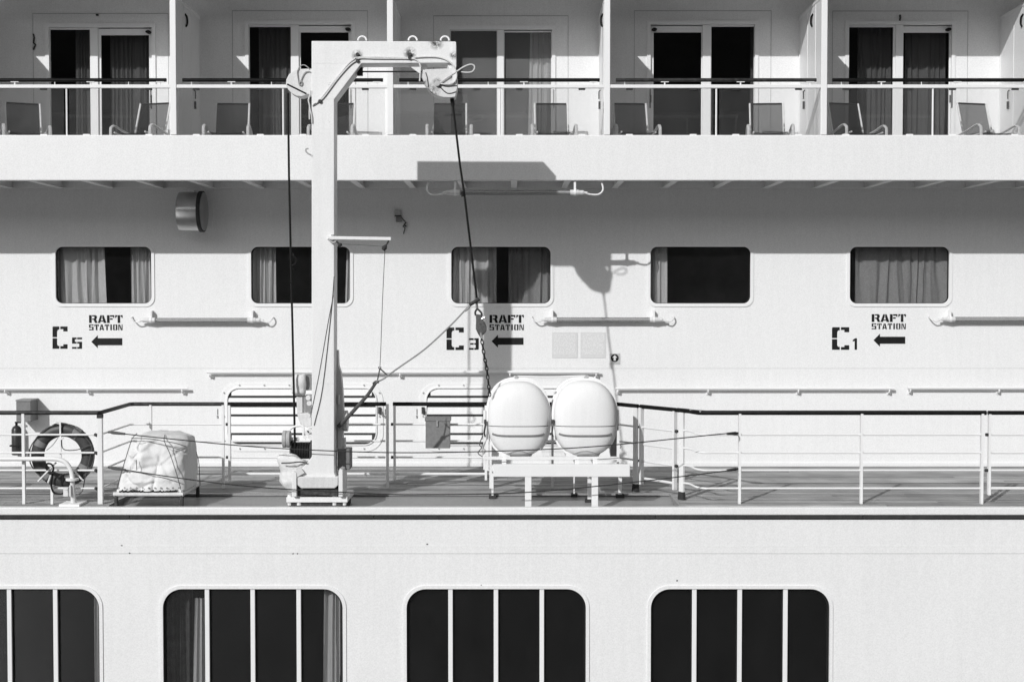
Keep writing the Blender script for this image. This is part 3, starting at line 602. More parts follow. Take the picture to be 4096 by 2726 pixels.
def marking(digit, C_, Dg, wx, wy, ar, label):
    Y = YW-0.003; o = thing('raft_station_marking', (ax((C_[0]+wx[1])/2, Y, C_[3]), YW, az(C_[3], Y)), label, 'wall marking', 'stencilled raft station markings')
    m = MB(); word(m, 'RAFT', wx[0], wx[1], wy[0], wy[1], Y, 0.12, {'R': 1.1, 'A': 1.1}); m.build('word_raft', 'stencil_black', o)
    m = MB(); word(m, 'STATION', wx[0], wx[1], wy[2], wy[3], Y, 0.22, {'I': 0.5, 'S': 1.05}); m.build('word_station', 'stencil_black', o)
    m = MB(); m.pprism([(C_[0]+(C_[1]-C_[0])*p_[0], C_[3]-(C_[3]-C_[2])*p_[1]) for p_ in G('C')[0]], Y, 0.006)
    for poly in G('C')[1:]: m.pprism([(C_[0]+(C_[1]-C_[0])*p_[0], C_[3]-(C_[3]-C_[2])*p_[1]) for p_ in poly], Y, 0.006)
    m.build('letter_c', 'stencil_black', o)
    m = MB()
    for poly in G(digit): m.pprism([(Dg[0]+(Dg[1]-Dg[0])*p_[0], Dg[3]-(Dg[3]-Dg[2])*p_[1]) for p_ in poly], Y, 0.006)
    m.build('number', 'stencil_black', o)
    a, b, c, d = ar; mid = (c+d)/2; s = (d-c)*0.27
    m = MB(); m.pprism([(a, mid), (a+26, c), (a+26, mid-s), (b, mid-s), (b, mid+s), (a+26, mid+s), (a+26, d)], Y, 0.006); m.build('arrow', 'stencil_black', o)
marking('5', (210, 270, 1305, 1394), (288, 328, 1349, 1394), (356, 490), (1260, 1291, 1297, 1320), (365, 489, 1340, 1392), 'black stencilled RAFT STATION C5 with an arrow, under a curtained window')
marking('3', (1786, 1855, 1309, 1399), (1876, 1915, 1352, 1398), (1958, 2095), (1259, 1291, 1297, 1320), (1966, 2094, 1338, 1390), 'black stencilled RAFT STATION C3 with an arrow, partly behind the hook block')
marking('1', (3328, 3397, 1308, 1398), (3411, 3428, 1352, 1398), (3487, 3623), (1256, 1287, 1293, 1316), (3494, 3621, 1334, 1386), 'black stencilled RAFT STATION C1 with an arrow, under the fully curtained window')
for px, lb in ((871, 'tiny stencilled line and S beside the louver, near the covered crate'), (1541, 'tiny stencilled line and S at the louver end beside the davit'), (1668, 'tiny stencilled line and S beside the louver behind the grey locker box')):
    m = MB(); m.pbox(px-1.5, px+1.5, 1635, 1658, YW-0.003, 0.006); word(m, 'S', px-3.5, px+3.5, 1661, 1672, YW-0.003); tag(m.build('latch_marking', 'stencil_black'), lb, 'wall marking', 'tiny louver markings')

# notices
for a, b, lb in ((2208, 2310, 'pale printed paper notice on the wall under the tube lamp, toward the C3 arrow'), (2322, 2423, 'pale printed paper notice on the wall, next to the round arrow sign')):
    m = MB(); m.pbox(a, b, 1328, 1430, YW-0.006, 0.005); pb = m.build('paper_notice', 'paper'); tag(pb, lb, 'notice', 'paper notices')
    m = MB(); m.pbox(a+8, b-8, 1336, 1418, YW-0.008, 0.0015); m.build('printed_text', 'notice_print', pb)
x, z = at(2459, 1431, YW-0.01); sg = thing('round_arrow_sign', (x, YW, z-0.07), 'small square sign with white arrow in a black disc', 'sign')
m = MB(); m.pbox(2438, 2481, 1413, 1457, YW-0.006, 0.005); m.build('plate', 'sign_plate', sg)
m = MB(); m.prism(circ(x, z, 0.055, 24), YW-0.009, YW-0.0065); m.build('disc', 'stencil_black', sg)
m = MB(); m.prism([(x-0.034, z+0.004), (x, z+0.042), (x+0.034, z+0.004), (x+0.014, z+0.004), (x+0.014, z-0.036), (x-0.014, z-0.036), (x-0.014, z+0.004)], YW-0.012, YW-0.0095); m.build('arrow', 'paper', sg)
m = MB(); m.pbox(2443, 2476, 1449, 1453, YW-0.008, 0.0015); m.build('caption', 'plate_grey', sg)

# ------------------------------------------------------------------ drum floodlight, junction fixture, wall box, extinguisher
Yd = 3.2; x0, zc = at(720, 846, Yd); x1 = ax(806, Yd, 846); rd = (az(767, Yd)-az(925, Yd))/2
fl = thing('drum_floodlight', ((x0+x1)/2, Yd, zc), 'shiny steel drum floodlight seen side-on under the balcony deck', 'floodlight')
m = MB(); m.tube([(x0-0.01, Yd, zc), (x0, Yd, zc), (x0+0.05, Yd, zc), (x1-0.02, Yd, zc)], [rd*0.86, rd*0.97, rd, rd], 40); m.build('drum', 'steel', fl)
m = MB(); m.tube([(x1-0.02, Yd, zc), (x1+0.03, Yd, zc)], rd*1.04, 40); m.build('rim', 'dark_grey', fl)
m = MB(); m.tube([(x1+0.03, Yd, zc), (x1+0.04, Yd, zc)], rd*0.97, 40); m.build('lens', 'steel', fl)
m = MB(); m.tube([(x0+0.2, Yd-rd*1.02, zc), (x0+0.2, Yd, zc+rd*1.05), (x0+0.2, Yd+rd*1.04, zc)], 0.012, 8, 8); m.box(x0+0.17, x0+0.23, Yd+rd, YW-0.003, zc-0.03, zc+0.03); m.pbox(822, 850, 806, 905, YW-0.02, 0.019); m.build('bracket', 'white_wall', fl)
X, Z = at(1590, 850, YW-0.06); jb = thing('junction_fixture', (X, YW, Z), 'small corroded junction box with dangling wires in the shade', 'junction box')
m = MB(); m.pbox(1578, 1603, 838, 862, YW-0.06, 0.059); m.build('box', 'plate_grey', jb, bevel=0.005)
m = MB(); m.pbox(1578, 1604, 861, 864, YW-0.063, 0.06); m.build('lid_edge', 'rusty', jb)
m = MB(); m.pbox(1584, 1606, 866, 886, YW-0.04, 0.039); m.build('bracket', 'grey_paint', jb)
m = MB(); m.tube([P(1606, 870, YW-0.02), P(1619, 885, YW-0.04), P(1622, 895, YW-0.05), P(1612, 905, YW-0.03), P(1619, 912, YW-0.04), P(1614, 935, YW-0.02)], 0.007, 6, 5); m.tube([P(1624, 889, YW-0.05), P(1617, 900, YW-0.04), P(1626, 905, YW-0.04)], 0.011, 6, 3); m.build('loose_wires', 'rusty', jb)
Yx = YW-0.30; wb = thing('wall_box', (ax(94, Yx, 1680), YW, az(1685, Yx)), 'grey steel box standing out from the wall above the fire extinguisher', 'box')
m = MB(); m.pbox(64, 123, 1605, 1685, Yx, 0.299); m.build('housing', 'box_grey', wb, bevel=0.006)
m = MB(); m.pbox(62, 124, 1598, 1604.5, Yx-0.01, 0.308); m.build('lid', 'grey_paint', wb, bevel=0.003)
Yx = YW-0.10; xe, zt = at(66, 1700, Yx); zb = az(1818, Yx); fe = thing('fire_extinguisher', (xe, Yx, zb), 'dark fire extinguisher hung on the wall beneath the grey box', 'fire extinguisher')
m = MB(); m.tube([(xe, Yx, zb), (xe, Yx, zb+0.01), (xe, Yx, zt-0.06), (xe, Yx, zt-0.02), (xe, Yx, zt)], [0.06, 0.068, 0.068, 0.05, 0.02], 16); m.build('cylinder', 'extinguisher_red', fe)
m = MB(); m.tube([(xe, Yx, zt-0.01), (xe, Yx, zt+0.04)], 0.018, 8); m.box(xe-0.02, xe+0.06, Yx-0.01, Yx+0.01, zt+0.03, zt+0.05); m.build('valve', 'black', fe)
m = MB(); m.box(xe-0.075, xe+0.075, Yx-0.072, YW-0.001, zb+0.12, zb+0.14); m.build('bracket', 'black', fe)

# ------------------------------------------------------------------ railings
ZR = 1.034; BZ = (0.785, 0.58, 0.38, 0.175); zp = 0.0
xl0, xl1 = ax(408, YE, 1650), ax(515, YI, 1615); xl0 = xl1 = (xl0+xl1)/2
xd0, yd0 = ax(2465, YI, 1618), YI; xd1, yd1 = ax(2768, 0.26, 1645), 0.26; xr0 = ax(2800, YE, 1660)
rl = thing('edge_railing', (xl0, YE, 0), 'white railing with dark top rail at the lifebuoy, turning inboard by the crate', 'railing')
m = MB(); m.tube([(XL, YE, ZR), (xl0-0.02, YE, ZR), (xl0, YE+0.03, ZR), (xl1, YI-0.05, ZR), (xl1+0.05, YI, ZR), (ax(895, YI, 1615), YI, ZR)], 0.024, 10); m.build('handrail', 'worn_rail', rl)
for z in BZ:
    m = MB(); m.tube([(XL, YE, z), (xl0-0.03, YE, z), (xl0, YE+0.05, z), (xl1, YI-0.04, z), (xl1+0.04, YI, z), (ax(893, YI, 1700), YI, z)], 0.0115, 8); m.build('bar', 'white_trim', rl)
for px in (-400, 95):
    X = ax(px, YE, 1800); m = MB(); m.box(X-0.016, X+0.016, YE-0.022, YE+0.022, -0.03, ZR-0.01); m.build('post', 'white_trim', rl)
m = MB(); m.box(xl0-0.028, xl0+0.028, YE-0.025, YE+0.03, -0.03, ZR-0.06); m.build('corner_post', 'white_trim', rl, bevel=0.004)
m = MB(); m.box(xl0-0.03, xl0+0.03, YE-0.027, YE+0.032, ZR-0.06, ZR-0.018); m.build('post_cap', 'dark_grey', rl)
for z in BZ:
    m = MB(); m.tube([(xl0-0.055, YE, z), (xl0-0.03, YE-0.026, z-0.004)], 0.02, 8); m.build('bar_socket', 'rusty', rl)
for px in (604, 893):
    X = ax(px, YI, 1800); m = MB(); m.box(X-0.014, X+0.014, YI-0.02, YI+0.02, -0.03, ZR-0.01); m.build('post', 'white_trim', rl)
def gate(p0, p1, label, ends=(1, 1)):
    p0, p1 = Vector(p0), Vector(p1); d = (p1-p0).normalized(); nrm = Vector((-d.y, d.x, 0))
    o = thing('railing_gate', ((p0.x+p1.x)/2, (p0.y+p1.y)/2, 0.12), label, 'railing gate')
    m = MB(); m.tube([p0+Vector((0, 0, ZR)), p1+Vector((0, 0, ZR))], 0.024, 10); m.build('handrail', 'varnished_rail', o)
    for z in BZ: m = MB(); m.tube([p0+d*0.01+Vector((0, 0, z)), p1-d*0.01+Vector((0, 0, z))], 0.0125 if z > 0.3 else 0.016, 8); m.build('bar', 'white_trim', o)
    for q, on in zip((p0+d*0.02, p1-d*0.02), ends):
        if not on: continue
        m = MB(); V = []
        for zz in (0.10, ZR-0.015):
            for sx, sy in ((-1, -1), (1, -1), (1, 1), (-1, 1)): V.append(q+d*(0.014*sx)+nrm*(0.026*sy)+Vector((0, 0, zz)))
        m.add(V, [(3,2,1,0),(4,5,6,7),(0,1,5,4),(1,2,6,5),(2,3,7,6),(3,0,4,7)]); m.build('gate_post', 'white_trim', o)
        for z in (0.785, 0.38): m = MB(); m.tube([q+d*(-0.045 if q.x < (p0.x+p1.x)/2 else 0.0)+Vector((0, 0, z)), q+d*(0.0 if q.x < (p0.x+p1.x)/2 else 0.045)+Vector((0, 0, z))], 0.018, 8); m.build('hinge', 'dark_grey', o)
    return o
gxs = [ax(q, YI, 1800) for q in (912, 1545, 1572, 1950)]
gate((gxs[0], YI, 0), (gxs[1], YI, 0), 'white railing gate with dark top rail behind the davit', (1, 0))
gate((gxs[2], YI, 0), (gxs[3], YI, 0), 'white railing gate carrying the grey locker box')
ri = thing('inboard_railing', (xd0, YI, 0), 'inboard railing behind the life rafts with flat grey posts, angled back to the edge', 'railing')
X = gxs[1]; m = MB(); m.box(X+0.0, X+0.032, YI-0.02, YI+0.02, -0.03, ZR-0.0); m.build('post', 'white_trim', ri)
def dg(t): return Vector((xd0+(xd1-xd0)*t, yd0+(yd1-yd0)*t, 0))
m = MB(); m.tube([(gxs[3]+0.02, YI, ZR), (xd0-0.03, YI, ZR), tuple(dg(0.03)+Vector((0, 0, ZR))), tuple(dg(0.30)+Vector((0, 0, ZR)))], 0.024, 10); m.build('handrail', 'varnished_rail', ri)
for z in BZ: m = MB(); m.tube([(gxs[3]+0.02, YI, z), (xd0-0.03, YI, z), tuple(dg(0.03)+Vector((0, 0, z))), tuple(dg(0.27)+Vector((0, 0, z)))], 0.0115, 8); m.build('bar', 'white_trim', ri)
for px in (1962, 2210): X = ax(px, YI, 1800); m = MB(); m.box(X-0.014, X+0.014, YI-0.02, YI+0.02, -0.03, ZR-0.01); m.build('post', 'white_trim', ri)
dd = (dg(1)-dg(0)).normalized(); dn = Vector((-dd.y, dd.x, 0))
def flatpost(name, q, z0, z1, mt, par, hw_=0.03, th=0.01):
    V = []
    for zz in (z0, z1):
        for sx, sy in ((-1, -1), (1, -1), (1, 1), (-1, 1)): V.append(q+dd*(hw_*sx)+dn*(th*sy)+Vector((0, 0, zz)))
    return MB().add(V, [(3,2,1,0),(4,5,6,7),(0,1,5,4),(1,2,6,5),(2,3,7,6),(3,0,4,7)]).build(name, mt, par)
for t in (0.27, 0.875):
    flatpost('post', dg(t), 0.06, ZR-0.015, 'white_trim', ri, 0.035, 0.012)
    q = dg(t); m = MB(); m.add([q+dd*-0.06+dn*-0.02+Vector((0,0,-0.09)), q+dd*0.06+dn*-0.02+Vector((0,0,-0.09)), q+dd*0.06+dn*0.02+Vector((0,0,-0.09)), q+dd*-0.06+dn*0.02+Vector((0,0,-0.09)),
        q+dd*-0.037+dn*-0.02+Vector((0,0,0.09)), q+dd*0.037+dn*-0.02+Vector((0,0,0.09)), q+dd*0.037+dn*0.02+Vector((0,0,0.09)), q+dd*-0.037+dn*0.02+Vector((0,0,0.09))], [(3,2,1,0),(4,5,6,7),(0,1,5,4),(1,2,6,5),(2,3,7,6),(3,0,4,7)]); m.build('post_foot', 'dark_grey', ri)
gate(tuple(dg(0.335)), tuple(dg(0.80)), 'white railing gate set at an angle beside the life rafts')
rg = thing('edge_railing', (xr0, YE, 0), 'long white railing with thick dark top rail along the open deck past the rafts', 'railing')
m = MB(); m.tube([tuple(dg(0.82)+Vector((0,0,ZR))), tuple(dg(0.96)+Vector((0,0,ZR))), (xr0-0.02, YE+0.03, ZR), (xr0+0.03, YE, ZR), (ax(3945, YE, 1655), YE, ZR)], 0.026, 10); m.build('handrail', 'varnished_rail', rg)
m = MB(); m.add([(xd1-0.03, yd1-0.02, ZR+0.022), (xd1+0.06, yd1-0.02, ZR+0.022), (xr0+0.1, YE+0.02, ZR+0.0225), (xr0, YE-0.01, ZR+0.0225), (xd1-0.03, yd1-0.02, ZR+0.004), (xd1+0.06, yd1-0.02, ZR+0.004), (xr0+0.1, YE+0.02, ZR+0.005), (xr0, YE-0.01, ZR+0.005)], [(0,1,2,3),(7,6,5,4),(0,4,5,1),(1,5,6,2),(2,6,7,3),(3,7,4,0)]); m.build('rail_splice', 'plate_grey', rg)
for i, z in enumerate(BZ):
    s = 0.02
    m = MB(); m.tube([tuple(dg(0.885)+Vector((0,0,z+s))), tuple(dg(0.98)+Vector((0,0,z+s))), (xr0-0.03, YE+0.07, z+0.006), (xr0+0.05, YE, z), (ax(2860, YE, 1800), YE, z)], 0.0115, 8, 4); m.build('bar', 'white_trim', rg)
    m = MB(); m.tube([(ax(2858, YE, 1800), YE, z), (ax(3922, YE, 1800), YE, z)], 0.0115, 8); m.build('bar', 'white_trim', rg)
for px in (2958, 3445, 3927):
    X = ax(px, YE, 1850); m = MB(); m.box(X-0.014, X+0.014, YE-0.024, YE+0.024, -0.03, ZR-0.01); m.build('post', 'white_trim', rg)
gate((ax(3950, YE, 1800), YE, 0), (ax(4420, YE, 1800), YE, 0), 'white railing gate with dark top rail at the end of the open deck stretch')

# safety lines stretched past davit and rafts
for pts, lb in (([(432, 1727), (700, 1756), (1024, 1786), (1400, 1805), (1700, 1809), (2048, 1801), (2400, 1783), (2880, 1735), (2954, 1731)], 'upper dark safety rope stretched from the crate past davit and rafts'),
                ([(432, 1868), (800, 1922), (1100, 1952), (1500, 1973), (1700, 1977), (2100, 1968), (2500, 1931), (2880, 1885), (2954, 1873)], 'lower dark safety rope stretched just above deck past davit and rafts')):
    Ys = [YE if i in (0, len(pts)-1) else -0.19 for i in range(len(pts))]
    o = thing('safety_rope', tuple(P(*pts[0], YE)), lb, 'rope', 'safety ropes')
    W_ = [P(q[0], q[1], yy) for q, yy in zip(pts, Ys)]
    m = MB(); m.tube(W_, 0.0062, 6, 6); m.build('line', 'line_rope', o)
    for e, s in ((W_[0], W_[1]), (W_[-1], W_[-2])):
        d = (s-e).normalized(); m = MB(); m.tube([e+d*0.02, e+d*0.05, e+d*0.10, e+d*0.22], [0.008, 0.018, 0.018, 0.013], 8); m.tube([e, e+d*0.04], 0.012, 6); m.build('lashing', 'rope', o)

# ------------------------------------------------------------------ davit
YA, TH = -0.09, 0.28
dv = thing('davit', tuple(P(1270, 2005, 0.05)), 'tall white painted gallows davit with rusty sheaves on the deck edge', 'davit')
m = MB(); m.pprism([(1246, 164), (1822, 166), (1823, 252), (1446, 254), (1337, 398), (1337, 1890), (1352, 1925), (1186, 1925), (1195, 1885), (1228, 1850), (1247, 1826)], YA, TH); m.build('post_and_arm', 'davit_paint', dv, bevel=0.008, ang=30)
m = MB(); m.pbox(1809, 1824, 168, 330, YA-0.012, 0.012); m.build('end_plate', 'davit_paint', dv)
m = MB(); m.pbox(1428, 1450, 270, 302, YA+0.12, 0.05); m.pbox(1450, 1690, 284, 289, YA+0.13, 0.02); m.build('tie_bar', 'dark_grey', dv)
for px in (1449, 1651, 1780):
    c = P(px, 165, YA+0.12); m = MB(); m.tube([c+Vector((0.048*math.cos(q), 0, 0.048*math.sin(q)+0.006)) for q in [math.pi*k/10 for k in range(11)]], 0.0105, 8); m.build('lifting_eye', 'white_trim', dv)
zz = lambda L_: [(1024+a/2.24, b/2.24) for a, b in L_]
m = MB(); m.pprism(zz([(1520, 622), (1757, 612), (1800, 690), (1804, 780), (1785, 868), (1740, 874), (1680, 872), (1620, 856), (1570, 830), (1530, 785), (1500, 740), (1488, 690), (1492, 640)]), YA+0.01, 0.22); m.build('sheave_housing', 'sheave_paint', dv, bevel=0.008)
m = MB(); m.pprism(zz([(1368, 588), (1480, 600), (1470, 660), (1440, 640)]), YA+0.06, 0.03); m.pprism(zz([(1480, 560), (1530, 560), (1530, 640), (1492, 660)]), YA+0.1, 0.06); m.pprism(zz([(1700, 560), (1757, 560), (1757, 618), (1730, 612)]), YA+0.04, 0.1); m.build('sheave_hanger', 'davit_paint', dv)
m = MB()
for pl in ([(1640, 745), (1700, 775), (1800, 768)], [(1645, 775), (1700, 828), (1740, 838), (1795, 822)], [(1520, 650), (1535, 700), (1545, 780)]):
    m.tube([P(*q, YA+0.008) for q in zz(pl)], 0.006, 6, 4)
m.build('groove', 'rusty', dv)
m = MB(); c = P(*zz([(1625, 750)])[0], YA+0.0); m.tube([c+Vector((0, 0.02, 0)), c+Vector((0, -0.03, 0))], 0.03, 12); m.build('axle_nut', 'bright_steel', dv)
m = MB(); m.pprism(zz([(505, 615), (400, 617), (340, 632), (295, 665), (270, 715), (268, 760), (285, 800), (320, 838), (365, 862), (410, 866), (470, 845), (505, 870)]), YA+0.03, 0.2); m.build('tail_sheave', 'sheave_paint', dv, bevel=0.008)
m = MB(); m.tube([P(*q, YA+0.028) for q in zz([(280, 755), (340, 785), (450, 840)])], 0.009, 6); m.build('tail_sheave_slot', 'black', dv)
for pl, r in (([(385, 760), (375, 700), (370, 640), (395, 595), (430, 583), (460, 600), (475, 615)], 0.006), ([(385, 740), (405, 725), (415, 745), (405, 765), (385, 755), (400, 730), (415, 690), (440, 650), (475, 640), (505, 655)], 0.006)):
    m = MB(); m.tube([P(*q, YA+0.015) for q in zz(pl)], r, 6, 5); m.build('wire_tail', 'plate_grey', dv)
cabs = [[(480, 1070), (478, 1010), (480, 950), (470, 900), (480, 860), (490, 810)], [(503, 945), (560, 910), (600, 860), (700, 730), (780, 630), (830, 570), (880, 530), (910, 515), (1100, 513), (1380, 520), (1430, 515), (1530, 510), (1640, 515), (1720, 545), (1770, 590), (1795, 650), (1795, 700), (1770, 740), (1720, 755), (1640, 750)],
        [(515, 940), (575, 900), (620, 855), (720, 720), (800, 625), (850, 575), (890, 548), (930, 522), (1100, 525), (1380, 527), (1430, 535), (1460, 560), (1475, 610), (1470, 670), (1467, 730)], [(1640, 748), (1720, 690), (1800, 640), (1860, 600), (1920, 578), (1955, 590), (1955, 620), (1930, 645), (1880, 650), (1840, 645)], [(480, 960), (490, 1000), (500, 1050), (502, 1100)], [(495, 1390), (465, 1375), (445, 1350), (450, 1335), (470, 1332)]]
for pl in cabs:
    m = MB(); m.tube([P(*q, YA-0.014) for q in zz(pl)], 0.0085, 6, 5); m.build('cable', 'plate_grey' if pl is cabs[5] else 'machinery_paint', dv)
for q in ((910, 490), (910, 545), (1378, 490), (1378, 520), (575, 908)):
    c = P(*zz([q])[0], YA); m = MB(); m.tube([c+Vector((0, 0.005, 0)), c+Vector((0, -0.028, 0))], 0.02, 8); m.build('cable_clip', 'rusty', dv)
for pl in ([(1250, 253), (1428, 252)], [(1250, 1532), (1335, 1532)], [(1337, 396), (1290, 396)]):
    m = MB(); m.tube([P(*q, YA+0.001) for q in pl], 0.0035, 5); m.build('weld_seam', 'davit_paint', dv)
# base
m = MB(); m.pprism([(1187, 1905), (1352, 1905), (1352, 1940), (1338, 1952), (1205, 1952), (1187, 1938)], YA-0.03, 0.42); m.build('base_drum', 'machinery_paint', dv, bevel=0.01)
m = MB(); m.pbox(1190, 1350, 1950, 1982, YA+0.02, 0.3); m.build('pivot_gap', 'rusty', dv)
for a, b in ((1168, 1186), (1354, 1371)):
    m = MB(); m.pprism([(a, 1985), (b, 1985), (b, 1878 if a > 1300 else 1890), (a+5, 1872 if a > 1300 else 1885), (a, 1890)], YA-0.05, 0.42); m.build('cheek_plate', 'davit_paint', dv, bevel=0.005)
m = MB(); m.pprism([(1184, 1875), (1205, 1872), (1218, 1890), (1186, 1908)], YA-0.04, 0.02); m.build('gusset', 'machinery_paint', dv)
x0 = ax(1145, -0.08, 1990); x1 = ax(1390, -0.08, 1990); m = MB(); m.box(x0, x1, -0.08, 0.55, 0.035, 0.095); m.build('base_plate', 'davit_paint', dv, bevel=0.006)
m = MB(); m.box(x0+0.03, x1-0.03, -0.05, 0.52, -0.10, 0.036); m.build('foundation', 'rusty', dv)
for px in (1158, 1196, 1338, 1378):
    X = ax(px, -0.04, 1980); m = MB(); m.tube([(X, -0.035, 0.0), (X, -0.035, 0.13)], 0.028 if px in (1196, 1338) else 0.024, 8); m.build('bolt', 'white_trim', dv)
# control boxes and winch
m = MB(); m.pbox(1349, 1400, 1795, 1878, 0.12, 0.25); m.build('control_box', 'box_grey', dv, bevel=0.01)
m = MB(); m.pprism([(1338, 1400), (1352, 1400), (1354, 1460), (1364, 1490), (1370, 1560), (1374, 1640), (1370, 1800), (1338, 1800)], 0.14, 0.12); m.build('gear_casing', 'machinery_paint', dv, bevel=0.01)
m = MB(); c = P(1384, 1682, 0.2); m.tube([c+Vector((-0.02, 0, 0)), c+Vector((0.02, 0, 0))], 0.12, 20); m.tube([c+Vector((-0.08, 0, 0)), c], 0.02, 8); m.build('brake_wheel', 'machinery_paint', dv)
for q_ in ((1352, 1358, 1580, 1616, 0.08, 0.07), (1374, 1382, 1750, 1800, 0.16, 0.06), (1379, 1384, 1880, 1985, 0.2, 0.05)): m = MB(); m.pbox(*q_); m.build('lever', 'white_trim', dv)
m = MB(); m.pbox(1338, 1349, 1700, 1790, 0.13, 0.03); m.build('link_plate', 'dark_grey', dv)
rv = random.Random(8)
def bag(name, mt, par, prof, seed, ndp=0.02, pw_=3.0, n=28):     # prof rows: py, px centre, px half width, Y centre, half depth
    RR = []
    for j, (py, pc, ph_, yc, hd) in enumerate(prof):
        ring = []
        for k in range(n):
            a = 2*math.pi*k/n; cx, sn = math.cos(a), math.sin(a); r = (abs(cx)**pw_+abs(sn)**pw_)**(-1/pw_)
            q = P(pc+ph_*cx*r, py, yc+hd*sn*r); nv = noise.noise(Vector((q.x*9+seed, q.y*9, q.z*7)))+0.5*noise.noise(Vector((q.x*22+seed, q.y*22, q.z*16)))
            q += Vector((cx, sn, 0.3))*nv*ndp; ring.append(q)
        RR.append(ring)
    return MB().rings(RR).build(name, mt, par, ang=60)
def dens(prof, n=4):
    out = []
    for a, b in zip(prof, prof[1:]):
        for k in range(n): t = k/n; out.append(tuple(x_+(y_-x_)*t for x_, y_ in zip(a, b)))
    return out+[prof[-1]]
wn = thing('winch', tuple(P(1190, 1985, 0.3)), 'davit winch with black rope drum, handwheel and canvas cover', 'winch')
bag('motor_cover', 'canvas', wn, dens([(1495, 1198, 17, 0.3, 0.09), (1499, 1197, 25, 0.3, 0.13), (1540, 1194, 28, 0.3, 0.14), (1572, 1197, 27, 0.3, 0.13), (1581, 1200, 20, 0.3, 0.09)]), 3, 0.022, 4.0)
m = MB(); m.pbox(1218, 1246, 1502, 1560, 0.25, 0.1); m.pbox(1222, 1246, 1578, 1650, 0.22, 0.1); m.build('motor_bracket', 'grey_paint', wn)
m = MB(); m.pprism([(1188, 1655), (1232, 1650), (1246, 1660), (1246, 1705), (1225, 1708), (1200, 1695)], 0.12, 0.2); m.pprism([(1185, 1582), (1222, 1582), (1222, 1655), (1188, 1655)], 0.25, 0.12); m.build('gearbox', 'machinery_paint', wn, bevel=0.012)
for q in ((1232, 1590), (1236, 1612), (1228, 1730), (1238, 1722), (1240, 1745)):
    c = P(*q, 0.06); m = MB(); m.tube([c, c+Vector((0, 0.1, 0))], 0.028, 10); m.build('fitting', 'machinery_paint', wn)
m = MB(); m.tube([P(1160, 1715, 0.1), P(1180, 1704, 0.1), (P(1212, 1704, 0.1)), P(1214, 1740, 0.1), P(1226, 1752, 0.1)], 0.014, 8, 3); m.build('guard_bar', 'white_trim', wn)
c = P(1147, 1755, 0.15); m = MB(); m.tube([c+Vector((-0.045, 0, 0)), c+Vector((-0.04, 0, 0)), c+Vector((-0.006, 0, 0)), c+Vector((0.0, 0, 0)), c+Vector((0.006, 0, 0)), c+Vector((0.04, 0, 0)), c+Vector((0.045, 0, 0))], [0.085, 0.098, 0.098, 0.088, 0.098, 0.098, 0.085], 20); m.build('handwheel', 'plate_grey', wn)
m = MB(); m.tube([c, c+Vector((0.14, 0, 0))], 0.022, 8); m.tube([P(1128, 1785, 0.12), P(1140, 1760, 0.12)], 0.016, 6); m.build('wheel_shaft', 'machinery_paint', wn)
x0, zc = at(1168, 1806, 0.2); x1 = ax(1250, 0.2, 1806); m = MB()
pts, rs = [], []
for k in range(41): pts.append((x0+(x1-x0)*k/40, 0.2, zc-0.0)); rs.append(0.105+0.008*abs(math.sin(k*math.pi/2.5)))
m.tube(pts, rs, 20); m.build('rope_drum', 'black', wn)
for X in (x0, x1-0.01): m = MB(); m.tube([(X-0.008, 0.2, zc), (X+0.008, 0.2, zc)], 0.135, 24); m.build('drum_flange', 'rusty', wn)
bag('canvas_cover', 'canvas', wn, dens([(1812, 1150, 16, 0.02, 0.05), (1828, 1160, 38, 0.04, 0.08), (1850, 1180, 58, 0.10, 0.16), (1880, 1170, 48, 0.12, 0.17), (1905, 1160, 40, 0.12, 0.15), (1930, 1158, 34, 0.12, 0.12), (1962, 1168, 16, 0.12, 0.06)]), 11, 0.045, 2.8)
m = MB(); m.tube([P(1126, 1851, -0.10), P(1160, 1850, -0.13), P(1200, 1846, -0.13), P(1228, 1850, -0.11)], 0.008, 6, 3); m.build('cover_tie', 'rope', wn)
m = MB(); m.box(ax(1180, 0.2, 1950), ax(1245, 0.2, 1950), 0.1, 0.4, 0.09, az(1830, 0.2)); m.build('winch_stand', 'machinery_paint', wn)

# hoist wire and fall wire
hw_ = thing('hoist_wire', tuple(P(1178, 1790, 0.1)), 'black hoist wire running down beside the davit post to the winch', 'wire')
m = MB(); m.tube([P(1152, 372, 0.02), P(1156, 700, 0.04), P(1165, 1100, 0.06), P(1172, 1400, 0.08), P(1180, 1790, 0.11)], 0.0125, 8); m.build('line', 'wire_rope', hw_)
m = MB(); m.tube([P(1168, 1072, 0.06), P(1182, 1078, 0.03)], 0.004, 5); m.build('frayed_strand', 'wire_rope', hw_)
m = MB(); m.tube([P(1170, 1140, 0.06), P(1158, 1128, 0.04)], 0.006, 5); m.build('frayed_strand', 'wire_rope', hw_)
m = MB(); m.tube([P(1170, 1010, 0.045), P(1172, 1022, 0.04), P(1182, 1030, 0.03), P(1186, 1045, 0.03), P(1176, 1058, 0.04), P(1168, 1060, 0.05)], 0.009, 6, 4); m.build('frayed_strand', 'wire_rope', hw_)
fw = thing('fall_wire', tuple(P(1905, 1192, 0.0)), 'dark fall wire slanting from the davit sheave to the hook block', 'wire')
m = MB(); m.tube([P(1808, 388, 0.02), P(1840, 660, 0.02), P(1858, 780, 0.02), P(1907, 1192, 0.02)], 0.0125, 8); m.build('line', 'wire_rope', fw)
m = MB(); m.tube([P(1807, 388, 0.02), P(1812, 425, 0.02)], 0.022, 8); m.tube([P(1850, 766, 0.02), P(1853, 786, 0.02)], 0.022, 8); m.build('stopper', 'wire_rope', fw)
hb = thing('hook_block', tuple(P(1920, 1345, 0.0)), 'dark release hook hanging from the fall wire in front of the C3 stencil', 'hook')
